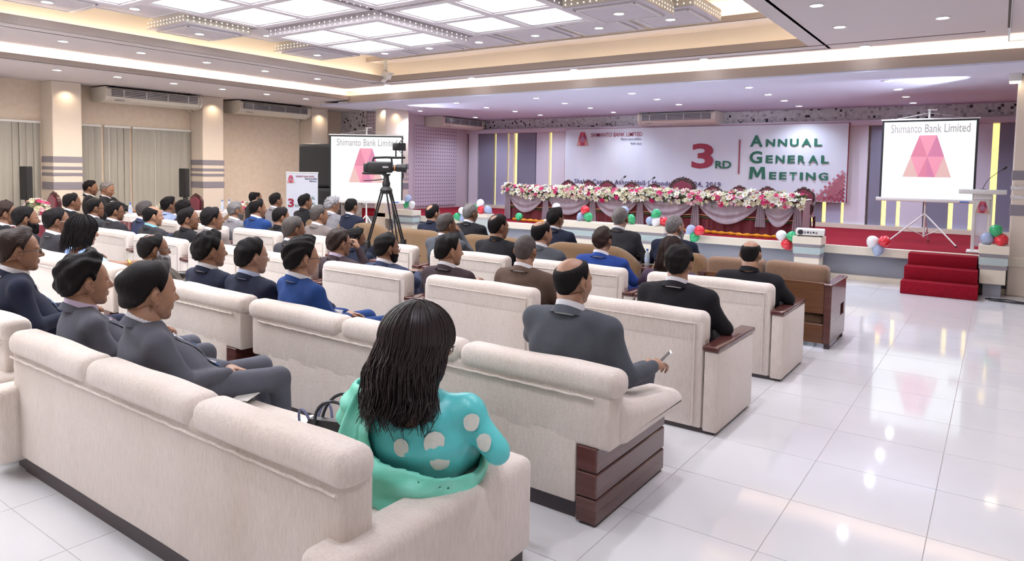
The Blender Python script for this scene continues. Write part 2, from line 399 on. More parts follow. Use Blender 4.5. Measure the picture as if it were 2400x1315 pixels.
for k, (x, y) in enumerate(((-11.75, 11.50), (-9.22, 11.48), (-6.72, 11.48), (-4.19, 11.50), (-1.74, 11.52))): downlight(x, y, 3.75, 'downlight in the ceiling band before the stage, %s from the left' % ORD[k], 'downlights before the stage', SPOT_W*.7, COOL, 84)
for x, y, q in ((-1.80, 9.87, 'left row, nearest the stage'), (-1.80, 8.5, 'left row, second from the stage'), (-1.80, 7.1, 'left row, third from the stage'), (-1.80, 5.7, 'left row, fourth from the stage'), (-1.80, 4.3, 'left row, fifth from the stage'), (-.66, 9.93, 'right row, nearest the stage'), (-.66, 7.1, 'right row, second from the stage'), (-.66, 4.3, 'right row, third from the stage'), (-1.8, 1.5, 'left row, sixth from the stage'), (-.66, 1.5, 'right row, fourth from the stage'), (-1.8, -1, 'left row, seventh from the stage')): downlight(x, y, 3.75, 'downlight in the broad ceiling slab at right, '+q, 'right slab downlights', SPOT_W)
stg = [(-13.07, 14.04), (-10.67, 12.72), (-10.74, 14.0), (-13.04, 16.44), (-8.37, 12.68), (-10.72, 15.23), (-10.74, 16.5), (-8.38, 13.92), (-8.41, 15.2), (-8.44, 16.52), (-6.13, 12.78), (-6.12, 14.01), (-6.14, 15.3), (-3.83, 12.86), (-3.83, 14.14), (-3.84, 15.45), (-3.84, 16.76), (-1.58, 13.0), (-1.59, 14.33), (-1.59, 15.67), (-1.59, 17.02), (.9, 14.3), (.9, 15.9)]
stg.sort(key=lambda p: (round(p[0]/1.2), p[1])); nst = {}
for x, y in stg:
    q = round(x/1.2); nst.setdefault(q, [len(nst), 0]); nst[q][1] += 1
    downlight(x, y, 3.40, 'small downlight over the stage, %s file from the left, %s from the hall side' % (ORD[nst[q][0]], ORD[nst[q][1]-1]), 'stage downlights', STAGE_W, LILAC, 140)

# floating grid of boxes: clusters of lit panes, and square boxes with one downlight each
def perf(x0, x1, y0, y1, z, along, rows=2, pitch=.12):
    m = MB(); L = (x1-x0) if along == 'x' else (y1-y0); n = int(L/pitch)
    for i in range(n):
        for r in range(rows):
            a = (i+.5)*L/n; zz = z+.035+r*.055; e = .009
            if along == 'x': m.box(x0+a-e, x0+a+e, y0-.004, y0+.002, zz-e, zz+e)
            else: m.box(x1-.002, x1+.004, y0+a-e, y0+a+e, zz-e, zz+e)
    return m
def cluster(x0, x1, y0, y1, z, label, nx=2, ny=2, dim=()):
    t = thing('ceiling_light_box', label, 'ceiling light', ((x0+x1)/2, (y0+y1)/2, z), 0, 'lit ceiling boxes of the floating grid')
    ox, oy = (x0+x1)/2, (y0+y1)/2; m = MB(); b = .17; w, d = x1-x0, y1-y0
    px, py = (w-b*(nx+1)*.8)/nx, (d-b*(ny+1)*.8)/ny; bb = b*.8
    for i in range(nx+1): xx = -w/2+i*(px+bb); m.box(xx, xx+bb, -d/2, d/2, 0, .14)
    for j in range(ny+1):
        yy = -d/2+j*(py+bb)
        for i in range(nx): xa = -w/2+bb+i*(px+bb); m.box(xa, xa+px, yy, yy+bb, 0, .14)
    m.box(-w/2, w/2, -d/2, d/2, .14, .155)
    m.build('frame', M_grid, t, 0)
    for i in range(nx):
        for j in range(ny):
            xa = -w/2+bb+i*(px+bb); ya = -d/2+bb+j*(py+bb); q = .035
            f = MB().box(xa, xa+px, ya, ya+q, .02, .05).box(xa, xa+px, ya+py-q, ya+py, .02, .05).box(xa, xa+q, ya+q, ya+py-q, .02, .05).box(xa+px-q, xa+px, ya+q, ya+py-q, .02, .05)
            f = f.build('pane_rim', M_rim, t, 0)
            MB().box(xa+q, xa+px-q, ya+q, ya+py-q, .045, .06).build('pane', M_pane2 if (i, j) in dim else M_pane, f, 0)
    p = perf(-w/2, w/2, -d/2, d/2, 0, 'x'); p.build('perforations', M_dot, t, 0)['kind'] = 'stuff'
    p = perf(-w/2, w/2, -d/2, d/2, 0, 'y'); p.build('perforations', M_dot, t, 0)['kind'] = 'stuff'
    return t
rowsy = [(7.25, 9.38), (5.0, 7.1), (2.8, 4.9), (.6, 2.7), (-1.6, .5)]
nm = ['nearest the stage', 'second from the stage', 'third from the stage', 'fourth from the stage', 'farthest from the stage']
for j, (a, b) in enumerate(rowsy):
    cluster(-10.25, -7.62, a, b, 4.00 if j != 1 else 4.10, 'ceiling box of four glowing square panes, left file, '+nm[j], dim=((1, 1),) if j == 0 else ((0, 0),))
    cluster(-7.50, -5.10, a-.03, b+.03, 4.10, 'ceiling box of four glowing square panes, right file, '+nm[j], dim=((1, 1), (0, 1)) if j == 0 else ())
M_panel = mat('box_underside', (.60, .56, .62), .5)
def dbox(x, y, z, label, s=1.15, on=True):
    t = thing('ceiling_box', label, 'ceiling box', (x, y, z), 0, 'square boxes round the floating grid')
    MB().box(-s/2, s/2, -s/2, s/2, .0, .16).build('casing', M_gridlite, t, 0)
    MB().box(-s/2-.002, s/2+.002, -s/2-.002, s/2+.002, -.012, .0).box(-s/2+.1, s/2-.1, -s/2+.1, s/2-.1, -.03, -.012).build('underside', M_panel, t, 0)
    f = MB()
    q = s/2-.12
    for a in ((-q, q, -q, -q+.02), (-q, q, q-.02, q), (-q, -q+.02, -q, q), (q-.02, q, -q, q)): f.box(*a, -.04, -.028)
    f.build('moulding', M_rim, t, 0)
    for al in 'xy':
        perf(-s/2, s/2, -s/2, s/2, 0, al, 2, .09).build('perforations', M_dot, t, 0)['kind'] = 'stuff'
    d = link('lens', DISC, t, (0, 0, -.032)); link('rim', RING, t, (0, 0, -.03))
    return t
for k, x in enumerate((-10.27, -9.07, -7.86, -6.63, -5.40, -4.18)): dbox(x, 9.98, 4.16, 'dark square ceiling box with a downlight, row along the stage side, %s from the left' % ORD[k])
for k, (x, y, z) in enumerate(((-10.98, 8.86, 4.02), (-10.85, 7.65, 4.18), (-11.0, 6.45, 4.02), (-10.8, 5.3, 4.18), (-11.0, 4.2, 4.08), (-11.0, 1.9, 4.02))): dbox(x, y, z, 'dark square ceiling box with a downlight, left side of the grid, %s from the stage' % ORD[k])
for k, (x, y, z) in enumerate(((-4.45, 8.80, 4.05), (-4.4, 7.5, 4.16), (-4.1, 6.2, 4.05), (-4.4, 4.9, 4.12))): dbox(x, y, z, 'dark square ceiling box with a downlight, right side of the grid, %s from the stage' % ORD[k])
# projector speaker on the tray corner
sp = thing('ceiling_spotlight', 'small cream bracket spotlight at the inner corner of the lit ceiling tray', 'spotlight', (-11.2, 10.9, 3.78))
MB().rbox(-.03, .03, -.03, .03, .18, .42, r=.006).box(-.12, .12, -.01, .01, .40, .43).build('bracket', M_white, sp)
MB().rbox(-.10, .10, -.07, .07, .02, .16, r=.02, M=Matrix.Rotation(.5, 4, 'Y')).build('lamp_head', M_white, sp)
MB().box(-.1, .0, -.06, .06, -.02, .0, M=Matrix.Rotation(-.6, 4, 'Y')).box(.08, .2, -.06, .06, .10, .12).build('flap', M_white, sp)

# ================================================================== LEFT WALL FITTINGS
M_ac = mat('ac_casing', (.80, .75, .66), .35); M_vent = mat('ac_grille_dark', (.03, .03, .04), .5); M_chrome = mat('ac_slat_silver', (.75, .76, .80), .25, metal=.7)
def ac_unit(name, label, loc, rz, w, slat_m=M_chrome):
    t = thing(name, label, 'air conditioner', loc, rz, 'ceiling air conditioners')
    # profile in (d, z): d forward from wall, z up; runs along local x
    prof = [(0, 0), (.05, -.03), (.45, -.06), (.66, -.01), (.72, .06), (.72, .22), (.66, .26), (0, .26)]
    m = MB(); rings = [[(x, -d, z) for d, z in prof] for x in (-w/2+.06, w/2-.06)]; m.loft(rings); m.build('casing', M_ac, t, 20)
    for sx in (-1, 1):
        e = MB(); x0, x1 = (w/2-.06, w/2) if sx > 0 else (-w/2, -w/2+.06)
        pr = [(d*1.03, .1+(z-.1)*1.06) for d, z in prof]
        e.loft([[(x, -d, z) for d, z in pr] for x in (x0, x1)]); e.build('end_cap', M_ac, t, 20)
    MB().box(-w/2+.12, w/2-.12, -.735, -.715, .065, .215).build('grille_recess', M_vent, t, 0)
    for k in range(4):
        z = .078+k*.036
        MB().box(-w/2+.12, w/2-.12, -.752, -.734, z, z+.013).build('louvre', slat_m, t, 0)
    for k in range(4):
        x = -w/2+.12+(w-.24)*(k+.5)/4; MB().box(x-.012, x+.012, -.756, -.73, .065, .215).build('louvre_divider', slat_m, t, 0)
    MB().box(-w/2+.2, -w/2+.4, -.70, -.68, -.02, -.005, ).build('badge', M_band, t, 0)
    MB().tube([(w/2-.1, -.1, .02), (w/2+.02, -.1, -.06), (w/2+.12, -.06, -.08), (w/2+.14, .02, -.08)], .03, 8).build('pipe', M_ac, t)
    for x in (-w/2+.25, w/2-.25): MB().box(x-.02, x+.02, -.6, -.05, .26, .30).build('hanger', M_dark, t, 0)
    return t
ac_unit('air_conditioner', 'cream ceiling air conditioner at the far left edge of the photo', (-16.52, 4.05, 3.2), PI/2, 2.2)
ac_unit('air_conditioner', 'cream ceiling air conditioner between the first and second left columns', (-16.52, 8.22, 3.2), PI/2, 2.2)
ac_unit('air_conditioner', 'cream ceiling air conditioner above the blank left wall, nearest the stage', (-16.52, 11.42, 3.2), PI/2, 2.2)
ac_unit('air_conditioner', 'slim air conditioner above the perforated wall beside the stage', (-14.28, 16.55, 3.12), PI/2, 2.0)
ac_unit('air_conditioner', 'wide air conditioner on the mosaic strip above the banner', (-6.92, 17.74, 3.12), 0, 2.1)

# vertical blinds between the columns
M_blind = mat('blind_fabric', (.40, .385, .34), .7, var=(.34, .325, .285), vscale=14, stretch=(1, 1, .06))
def slat_me():
    m = MB(); n = 4; w = .135
    rings = []
    for z in (.06, 2.62):
        rings.append([(.012*math.sin(PI*k/n), -w/2+w*k/n, z) for k in range(n+1)]+[(.012*math.sin(PI*k/n)-.004, -w/2+w*k/n, z) for k in range(n, -1, -1)])
    return m.loft(rings).mesh('slat', M_blind, 30)
SL = slat_me()
def blind(y0, y1, label):
    t = thing('vertical_blind', label, 'blind', (XL+.05, (y0+y1)/2, 0), 0)
    h = (y1-y0)/2; n = int((y1-y0)/.125)
    MB().rbox(-.02, .03, -h, h, 2.62, 2.67, r=.006, seg=1).build('headrail', M_white, t)
    for k in range(n):
        o = link('slat', SL, t, (.0, -h+(k+.5)*2*h/n, 0)); o.rotation_euler = (0, 0, RNG.uniform(-.25, .25))
    MB().box(.02, .026, -.2, -.19, .6, 2.6).build('cord', M_white, t, 0)
blind(3.5, 4.8, 'beige vertical blind at the far left, beyond the black column speaker'); blind(4.84, 6.12, 'beige vertical blind just left of the first striped column')
blind(6.76, 7.32, 'narrow beige vertical blind right of the first striped column'); blind(7.38, 7.95, 'beige vertical blind section with the tiny bright spot'); blind(8.0, 9.42, 'wide beige vertical blind left of the second striped column')
# column speakers on stands
M_grille = mat('speaker_grille', (.02, .02, .022), .7, bump=.4, bscale=200)
def col_speaker(x, y, label):
    t = thing('column_speaker', label, 'speaker', (x, y, 0), .25, 'slim column speakers on stands')
    MB().rbox(-.07, .11, -.07, .07, 1.05, 1.72, r=.012).build('cabinet', M_black, t)
    MB().box(-.0, .0, 0, 0, 0, 0).box(.111, .118, -.06, .06, 1.07, 1.70).build('grille', M_grille, t, 0)
    MB().box(-.06, .10, -.076, -.07, 1.07, 1.70).build('side_grille', M_grille, t, 0)
    MB().tube([(0, 0, .35), (0, 0, 1.05)], .018).build('pole', M_dark, t)
    for k in range(3):
        a = 2*PI*k/3; MB().tube([(0, 0, .45), (.3*math.cos(a), .3*math.sin(a), .02)], .012, 6).build('leg', M_dark, t)
    MB().tube([(0, 0, .95), (.06, .06, 1.02), (-.06, .05, 1.05)], .02, 6).build('clamp', M_dark, t)
col_speaker(-15.9, 5.62, 'slim black column speaker in front of the leftmost blind')
col_speaker(-15.6, 8.72, 'slim black column speaker just left of the second striped column')

# ================================================================== STAGE
M_glass = mat('tinted_glass_panel', (.45, .55, .55), .08, spec=.8)
def pedestal(x0, x1, label, y0=12.78, y1=13.05, z0=.20, z1=.745, glass=False):
    t = thing('stage_pedestal', label, 'pedestal', ((x0+x1)/2, (y0+y1)/2, z0)); w = (x1-x0)/2; d = (y1-y0)/2; h = z1-z0
    if glass:
        MB().rbox(-w, w, -d, d, h-.08, h, r=.006, seg=1).build('cap', M_cream, t)
        MB().box(-w+.02, w-.02, -d+.02, d-.02, -z0+.0, h-.08).build('glass_body', mat('clear_glass', (.8, .9, .88), .05, alpha=.45), t, 0); return t
    MB().rbox(-w+.01, w-.01, -d+.01, d-.01, -z0+.002 if False else 0, h-.12, r=.006, seg=1).build('body', M_cream, t)
    MB().rbox(-w-.02, w+.02, -d-.02, d+.02, h-.13, h, r=.006, seg=1).build('cap', M_cream, t)
    MB().box(-w-.004, w+.004, -d-.004, d, h-.175, h-.13).box(-w-.004, w+.004, -d-.004, d, h-.36, h-.315).build('grey_stripe', M_band, t, 0)
    MB().box(-w-.006, w+.006, -d-.006, d, h-.30, h-.185).build('glass_panel', M_glass, t, 0)
    MB().box(-w+.06, w-.06, -d+.08, d, -z0, 0).build('plinth', M_slate, t, 0)
    return t
pedestal(-12.82, -12.12, 'cream pedestal with grey stripes at the left stage corner post')
pedestal(-10.31, -9.73, 'small glass-bodied pedestal with a cream cap, left part of the stage front', glass=True, z1=.77)
pedestal(-8.15, -5.37, 'long cream planter box with grey stripes, centre of the stage front')
pedestal(-2.90, -2.47, 'narrow striped pedestal carrying the white projector', y0=12.68)
pedestal(-.20, .15, 'striped pedestal at the foot of the right column', y0=12.7, z1=.79)
# steps
t = thing('stage_steps', 'red carpeted block of three steps up to the stage', 'steps', (-.69, 12.6, 0))
for k, (y0, h, w) in enumerate(((-.42, .2, .50), (-.13, .4, .485), (.16, .585, .465))):
    MB().rbox(-w, w, y0, .48, h-.2 if k else 0, h, r=.012).build('step', M_carpet, t)
# cables right of the steps
for k in range(3):
    pts = [(-.1+.12*i+.05*math.sin(i*1.3+k), 12.45+.09*math.sin(i*.8+k*2)-.02*i*k, .012) for i in range(14)]
    tag(MB().tube(pts, .010, 6).build('cable', M_black), 'black cable on the floor beside the red steps, %s of three' % ('leftmost', 'middle', 'rightmost')[k], 'cable', 'black cables by the steps')

# banner
M_ban = mat('banner_vinyl', (.72, .77, .88), .32, var=(.80, .84, .90), vscale=1.3, vdet=2, bump=.25, bscale=5, stretch=(1, 1, .35))
M_txg = mat('banner_green', (.02, .16, .10), .5); M_txr = mat('banner_maroon', (.36, .03, .07), .5); M_txn = mat('banner_navy', (.10, .08, .18), .5)
BX0, BX1, BZ0, BZ1, BYF = -10.46, -2.89, 1.19, 3.03, 17.45
bn = thing('banner', 'wide white and lilac meeting banner behind the head table', 'banner', ((BX0+BX1)/2, BYF, BZ0))
bw = (BX1-BX0)/2; bh = BZ1-BZ0
def wav(u, v): return (-bw+2*bw*u, -.01+.009*math.sin(u*23)*math.sin(v*4)+.004*math.sin(u*61+v*7), bh*v)
m = MB(); m.grid(wav, 90, 12); m.build('vinyl_sheet', M_ban, bn, 180)
MB().box(-bw-.02, bw+.02, .01, .03, 0, .02).box(-bw-.02, bw+.02, .01, .03, bh-.01, bh+.012).box(-bw-.02, -bw, .01, .03, 0, bh).box(bw, bw+.02, .01, .03, 0, bh).build('border', M_txr, bn, 0)
def bt(s, px, pz, size, m, **k): return text(s, size, bn, m, frame((px+6.675-0, -.04, pz-BZ0), (1, 0, 0), (0, 0, 1)), **k)
ux = lambda x: x
def logo(parent, o, ex, ey, h, faded=False):
    """emblem: tall trapezoid cut into facets"""
    F = frame(o, ex, ey); W1, W0 = .36*h, 1.01*h
    def pt(u, v): half = (W0+(W1-W0)*v)/2; return (u*half, v*h, 0)
    c = {'a': (.50, .05, .08), 'b': (.66, .12, .18), 'c': (.42, .03, .09), 'd': (.62, .34, .30)} if not faded else {'a': (.62, .20, .30), 'b': (.74, .28, .38), 'c': (.56, .19, .32), 'd': (.66, .42, .40)}
    es = .0 if not faded else .62
    P = {k: mat('emblem_%s_%d' % (k, faded), v if not faded else tuple(q*.35 for q in v), .5, emit=v if faded else None, es=es) for k, v in c.items()}
    tl, tm, tr = pt(-1, 1), pt(0, 1), pt(1, 1); ml, mm, mr = pt(-1, .49), pt(0, .49), pt(1, .49); bl, b1, bm_, b2, br = pt(-1, 0), pt(-.35, 0), pt(0, 0), pt(.35, 0), pt(1, 0)
    sh = [('b', (tl, tr, mm)), ('a', (tl, mm, ml)), ('c', (tr, mr, mm)), ('d', (ml, b1, bl)), ('d', (mr, br, b2)), ('b', (ml, mm, b1)), ('a', (mm, bm_, b1)), ('c', (mm, b2, bm_)), ('b', (mm, mr, b2))]
    for k, poly in sh:
        m = MB(); V = [F @ Vector(p) for p in poly]+[F @ (Vector(p)+Vector((0, 0, .004))) for p in poly]; n = len(poly)
        m.add(V, [tuple(range(n, 2*n)), tuple(reversed(range(n)))]+[(i, (i+1) % n, n+(i+1) % n, n+i) for i in range(n)]); m.build('emblem_facet', P[k], parent, 0)
    if not faded:
        for q, col_ in ((.25, (.16, .30, .42)), (.19, (.62, .08, .16)), (.13, (.30, .42, .55)), (.08, (.72, .10, .22))):
            m = MB(); z_ = .010-.02*q; V = [F @ Vector((x*h*q, .46*h+y*h*q*1.1, z_+e)) for e in (-.003, 0) for x, y in ((-1, 0), (0, -1), (1, 0), (0, 1))]
            m.add(V, [(4, 5, 6, 7)]+[(i, (i+1) % 4, 4+(i+1) % 4, 4+i) for i in range(4)]); m.build('emblem_lozenge', mat('emblem_ring_%d' % int(q*100), col_, .5), parent, 0)
def place(px, pz): return (px-(BX0+BX1)/2, -.027, pz-BZ0)
X_, Z_ = (1, 0, 0), (0, 0, 1)
def T_(s, px, pz, size, m, **k): return text(s, size, bn, m, frame(place(px, pz), X_, Z_), **k)
logo(bn, place(-9.87, 2.56), X_, Z_, .385)
TF = lambda s, x0, x1, z0, z1, m, b=0., sp=1.: text_fit(s, bn, m, place(0, 0), X_, Z_, x0, x1, z0, z1, b, space=sp)
TF('SHIMANTO BANK LIMITED', -9.60, -8.02, 2.80, 2.915, M_txr, .004)
TF('সীমান্ত ব্যাংক লিমিটেড', -8.66, -8.03, 2.665, 2.765, M_txn, .004); TF('সীমাহীন আস্থা', -8.36, -8.03, 2.55, 2.635, M_txn, .004)
TF('3', -6.60, -6.02, 1.94, 2.59, M_txr, .030); TF('RD', -5.97, -5.56, 1.95, 2.143, M_txg, .03)
MB().box(-.012, .016, -.029, -.024, 0, .86).build('divider', M_txr, bn, 0, loc=(-5.366-(BX0+BX1)/2, 0, 1.815-BZ0))
for s_, x0, x1, z0, z1, rest_, r0, r1, rz0, rz1 in (('A', -5.11, -4.80, 2.495, 2.78, 'NNUAL', -4.72, -3.446, 2.50, 2.682), ('G', -5.11, -4.80, 2.085, 2.39, 'ENERAL', -4.716, -3.282, 2.097, 2.285), ('M', -5.105, -4.71, 1.70, 2.00, 'EETING', -4.62, -3.284, 1.70, 1.88)):
    if s_ != 'M': TF(s_, x0, x1, z0, z1, M_txg, .03)
    else:
        pm = [(0, 0), (.05, 1), (.30, 1), (.5, .48), (.70, 1), (.95, 1), (1, 0), (.79, 0), (.76, .66), (.57, .14), (.43, .14), (.24, .66), (.21, 0)]; n_ = len(pm)
        Fm = frame(place(0, 0), X_, Z_); V = [Fm @ Vector((x0+(x1-x0)*a, z0+(z1-z0)*b, e)) for e in (0, .003) for a, b in pm]
        MB().add(V, [tuple(range(n_, 2*n_))[::-1]]+[(i, (i+1) % n_, n_+(i+1) % n_, n_+i) for i in range(n_)]).build('lettering', M_txg, bn, 0)
    wd = {'I': .35, 'N': 1.08, 'G': 1.05, 'U': 1., 'A': 1.1}; ws = [wd.get(c, .86) for c in rest_]; gap = .32; tot = sum(ws)+gap*(len(ws)-1); x = r0
    for c, w_ in zip(rest_, ws): u_ = w_/tot*(r1-r0); TF(c, x, x+u_, rz0, rz1, M_txg, .035 if c != 'I' else .0); x += u_+gap/tot*(r1-r0)
TF('Shahid Captain Ashraf Hall | Monday, June 24, 2019', -10.11, -5.81, 1.43, 1.60, M_txn, .02, 1.12)
# ornament of little maroon lozenges in the lower right corner
M_loz = [mat('lozenge_%d' % k, c, .5) for k, c in enumerate(((.34, .04, .08), (.48, .12, .16), (.60, .30, .36)))]
for i in range(14):
    for j in range(20):
        x = BX1-.05-.088*i-(.044 if j % 2 else 0); z = BZ0+.045+.045*j
        if i*.85+j*.50 < 7.6+1.2*math.sin(i*2.1+j) and RNG.random() < .95:
            m = MB(); F = frame(place(x, z), X_, Z_); V = [F @ Vector(p) for p in ((-.038, .0, 0), (.0, -.038, 0), (.038, .0, 0), (.0, .038, 0), (-.038, .0, .003), (.0, -.038, .003), (.038, .0, .003), (.0, .038, .003))]
            m.add(V, [(4, 5, 6, 7), (0, 1, 5, 4), (1, 2, 6, 5), (2, 3, 7, 6), (3, 0, 4, 7)]); m.build('lozenge', M_loz[min(2, int((i*.85+j*.5)/4.2+RNG.random()*.6))], bn, 0)

# head table with skirt, swags, garland
M_velvet = mat('maroon_velvet', (.13, .008, .02), .6, sheen=.4, var=(.20, .012, .03), vscale=7, stretch=(3, 3, .3))
M_sheer = mat('sheer_mauve_cloth', (.34, .27, .32), .5, alpha=.90, var=(.44, .35, .40), vscale=12, stretch=(1, 1, .3))
M_marig = mat('marigold', (.85, .36, .01), .8, var=(.60, .20, .01), vscale=30, bump=.6, bscale=60)
TX0, TX1, TY = -9.95, -3.03, 13.86
tb = thing('head_table', 'long head table with maroon velvet skirt and sheer mauve swags', 'table', ((TX0+TX1)/2, TY, .6)); hw = (TX1-TX0)/2
MB().rbox(-hw, hw, 0, .75, .70, .74, r=.01).build('tabletop', M_white, tb)
def skirt(u, v):
    x = -hw+2*hw*u; return (x, -.015+.02*math.sin(x*22)+.008*math.sin(x*57), .70*v+.01)
MB().grid(skirt, 340, 3).build('skirt', M_velvet, tb, 180)
MB().box(-hw, -hw+.01, 0, .75, .01, .72).build('side_skirt', M_velvet, tb, 0); MB().box(hw-.01, hw, 0, .75, .01, .72).build('side_skirt', M_velvet, tb, 0)
posts = [-9.884, -8.774, -7.512, -6.348, -5.107, -3.79, -3.103]; ox = (TX0+TX1)/2
for i in range(6):
    x0, x1 = posts[i]-ox+.03, posts[i+1]-ox-.03
    def sw(u, v, x0=x0, x1=x1):
        sag = math.sin(PI*u)**.8; top = .66; depth = (.06+.40*sag); z = top-depth*(v**1.0)-.06*sag*0
        pinch = (1-v)*0
        return (x0+(x1-x0)*(u*.98+.01), -.05-.05*sag*(.4+v)+.014*math.sin(v*17+u*2), z)
    MB().grid(sw, 22, 22).build('swag', M_sheer, tb, 180)
for i, x in enumerate(posts):
    x -= ox; zlow = -.0 if i not in (5,) else .16
    def ps(u, v, x=x, zl=zlow):
        w = (.055+.05*v) if x > -hw+.1 else .07+.02*v
        return (x-w+2*w*u, -.075-.018*math.sin(u*25), .68-(.66-zl)*v)
    MB().grid(ps, 20, 6).build('swag_tail', M_sheer, tb, 180)
pts = [(-hw+.05+2*(hw-.05)*k/90, -.045-.008*math.sin(k*2.2), .345+.018*math.sin(k*.42)) for k in range(91)]
MB().tube(pts, .013, 6).build('gold_trim', mat('gold_trim', (.55, .30, .16), .4, metal=.4), tb)
MB().tube([(x, y, z-.045) for x, y, z in pts], .014, 5).build('green_trim', mat('green_trim', (.02, .08, .02), .7), tb)
# flowers along the table edge: the larger ones single, the fill joined
M_leaf = mat('leaf_green', (.06, .14, .03), .6, var=(.14, .24, .06), vscale=30)
M_lily = mat('white_lily', (.82, .80, .72), .5); M_gerb = mat('pink_gerbera', (.70, .02, .17), .6); M_cream_f = mat('cream_rose', (.80, .76, .52), .6); M_pinkf = mat('pale_pink_flower', (.78, .45, .50), .6); M_yel = mat('flower_centre', (.5, .4, .08), .7)
def flower_mesh(name, npet, R, cup, w, m, mc=None):
    b = MB()
    for k in range(npet):
        a = 2*PI*k/npet; Mz = Matrix.Rotation(a, 4, 'Z')
        V = [(0, 0, 0), (R*.5, -w, cup*.45), (R*.55, 0, cup*.3), (R*.5, w, cup*.45), (R, 0, cup)]
        b.add([Mz @ Vector(p) for p in V], [(0, 1, 2), (0, 2, 3), (1, 4, 2), (2, 4, 3)])
    if mc: b.ellipsoid((0, 0, .008), (R*.25, R*.25, R*.15), 6, 4, 1)
    return b.mesh(name, [m, mc or m], 0)
LILY = flower_mesh('lily', 6, .085, .035, .026, M_lily, M_yel); GERB = flower_mesh('gerbera', 12, .072, .006, .012, M_gerb, M_txr); ROSE = flower_mesh('rose', 8, .045, .04, .02, M_cream_f); PINK = flower_mesh('pink_flower', 7, .05, .02, .018, M_pinkf)
def garland(name, label, n_single, n_fill, pos, loc, rz, group=None):
    t = thing(name, label, 'flowers', loc, rz, group)
    def orient():
        p, nrm = pos(); n = Vector(nrm)+Vector(RNG.uniform(-.45, .45, 3)); return Matrix.Translation(p) @ n.to_track_quat('Z', 'Y').to_matrix().to_4x4() @ Matrix.Rotation(RNG.uniform(0, 6), 4, 'Z') @ Matrix.Scale(RNG.uniform(.8, 1.15), 4)
    for k in range(n_single):
        nm_, me = [('lily', LILY), ('gerbera', GERB), ('rose', ROSE), ('lily', LILY), ('pink_flower', PINK), ('gerbera', GERB)][k % 6]
        o = link(nm_, me, t); M = orient(); o.location = M.translation+(M.to_3x3() @ Vector((0, 0, .02))); q = M.to_euler(); o.rotation_euler = q; s_ = M.to_scale()[0]; o.scale = (s_, s_, s_)
    f = MB()
    for k in range(n_fill):
        M = orient(); src = (LILY, ROSE)[k % 2]
        p = M.translation-Vector((0, 0, 0)); 
        f.add([M @ (v.co*.75) for v in src.vertices], [tuple(q.vertices) for q in src.polygons], 0 if k % 2 else 1)
    if n_fill: o = f.build('flower_fill', [M_lily, M_cream_f], t, 0); o['kind'] = 'stuff'
    g = MB()
    for k in range(int(n_fill*2.2)):
        p, nrm = pos(); p = Vector(p)-Vector(nrm)*.06; d = (Vector(nrm)+Vector(RNG.uniform(-1, 1, 3))).normalized(); L = RNG.uniform(.06, .11); s_ = d.orthogonal().normalized()*L*.18
        g.add([p, p+d*L*.5+s_, p+d*L, p+d*L*.5-s_], [(0, 1, 2, 3)])
    o = g.build('foliage', M_leaf, t, 0); o['kind'] = 'stuff'
    return t
def tpos():
    x = RNG.uniform(-hw-.05, hw+.06); a = RNG.uniform(-.55, PI*.62); r = .17
    z = .71+.13*math.sin(a)
    if a < 0: z -= .07*RNG.random()
    return (x, -.04-r*math.cos(a)*.9+.05, z+.015*math.sin(x*3)), (0, -math.cos(a), math.sin(a)+.1)
garland('flower_garland', 'thick garland of white lilies and pink gerberas along the head table edge', 298, 620, tpos, ((TX0+TX1)/2, TY, .6), 0)
# marigold string on the stage floor
pts = [(-9.6+6.35*k/120, 13.62-.1*math.sin(k*.13)+.03*math.sin(k*.7), .632) for k in range(121)]
mg = thing('marigold_garland', 'thick orange marigold garland on the stage floor before the head table', 'garland', (-6.4, 13.55, .6))
M_ = MB(); M_.tube([(x+6.4, y-13.55, z-.6) for x, y, z in pts], [.03+.012*math.sin(k*1.9) for k in range(121)], 8); M_.build('garland_rope', M_marig, mg)

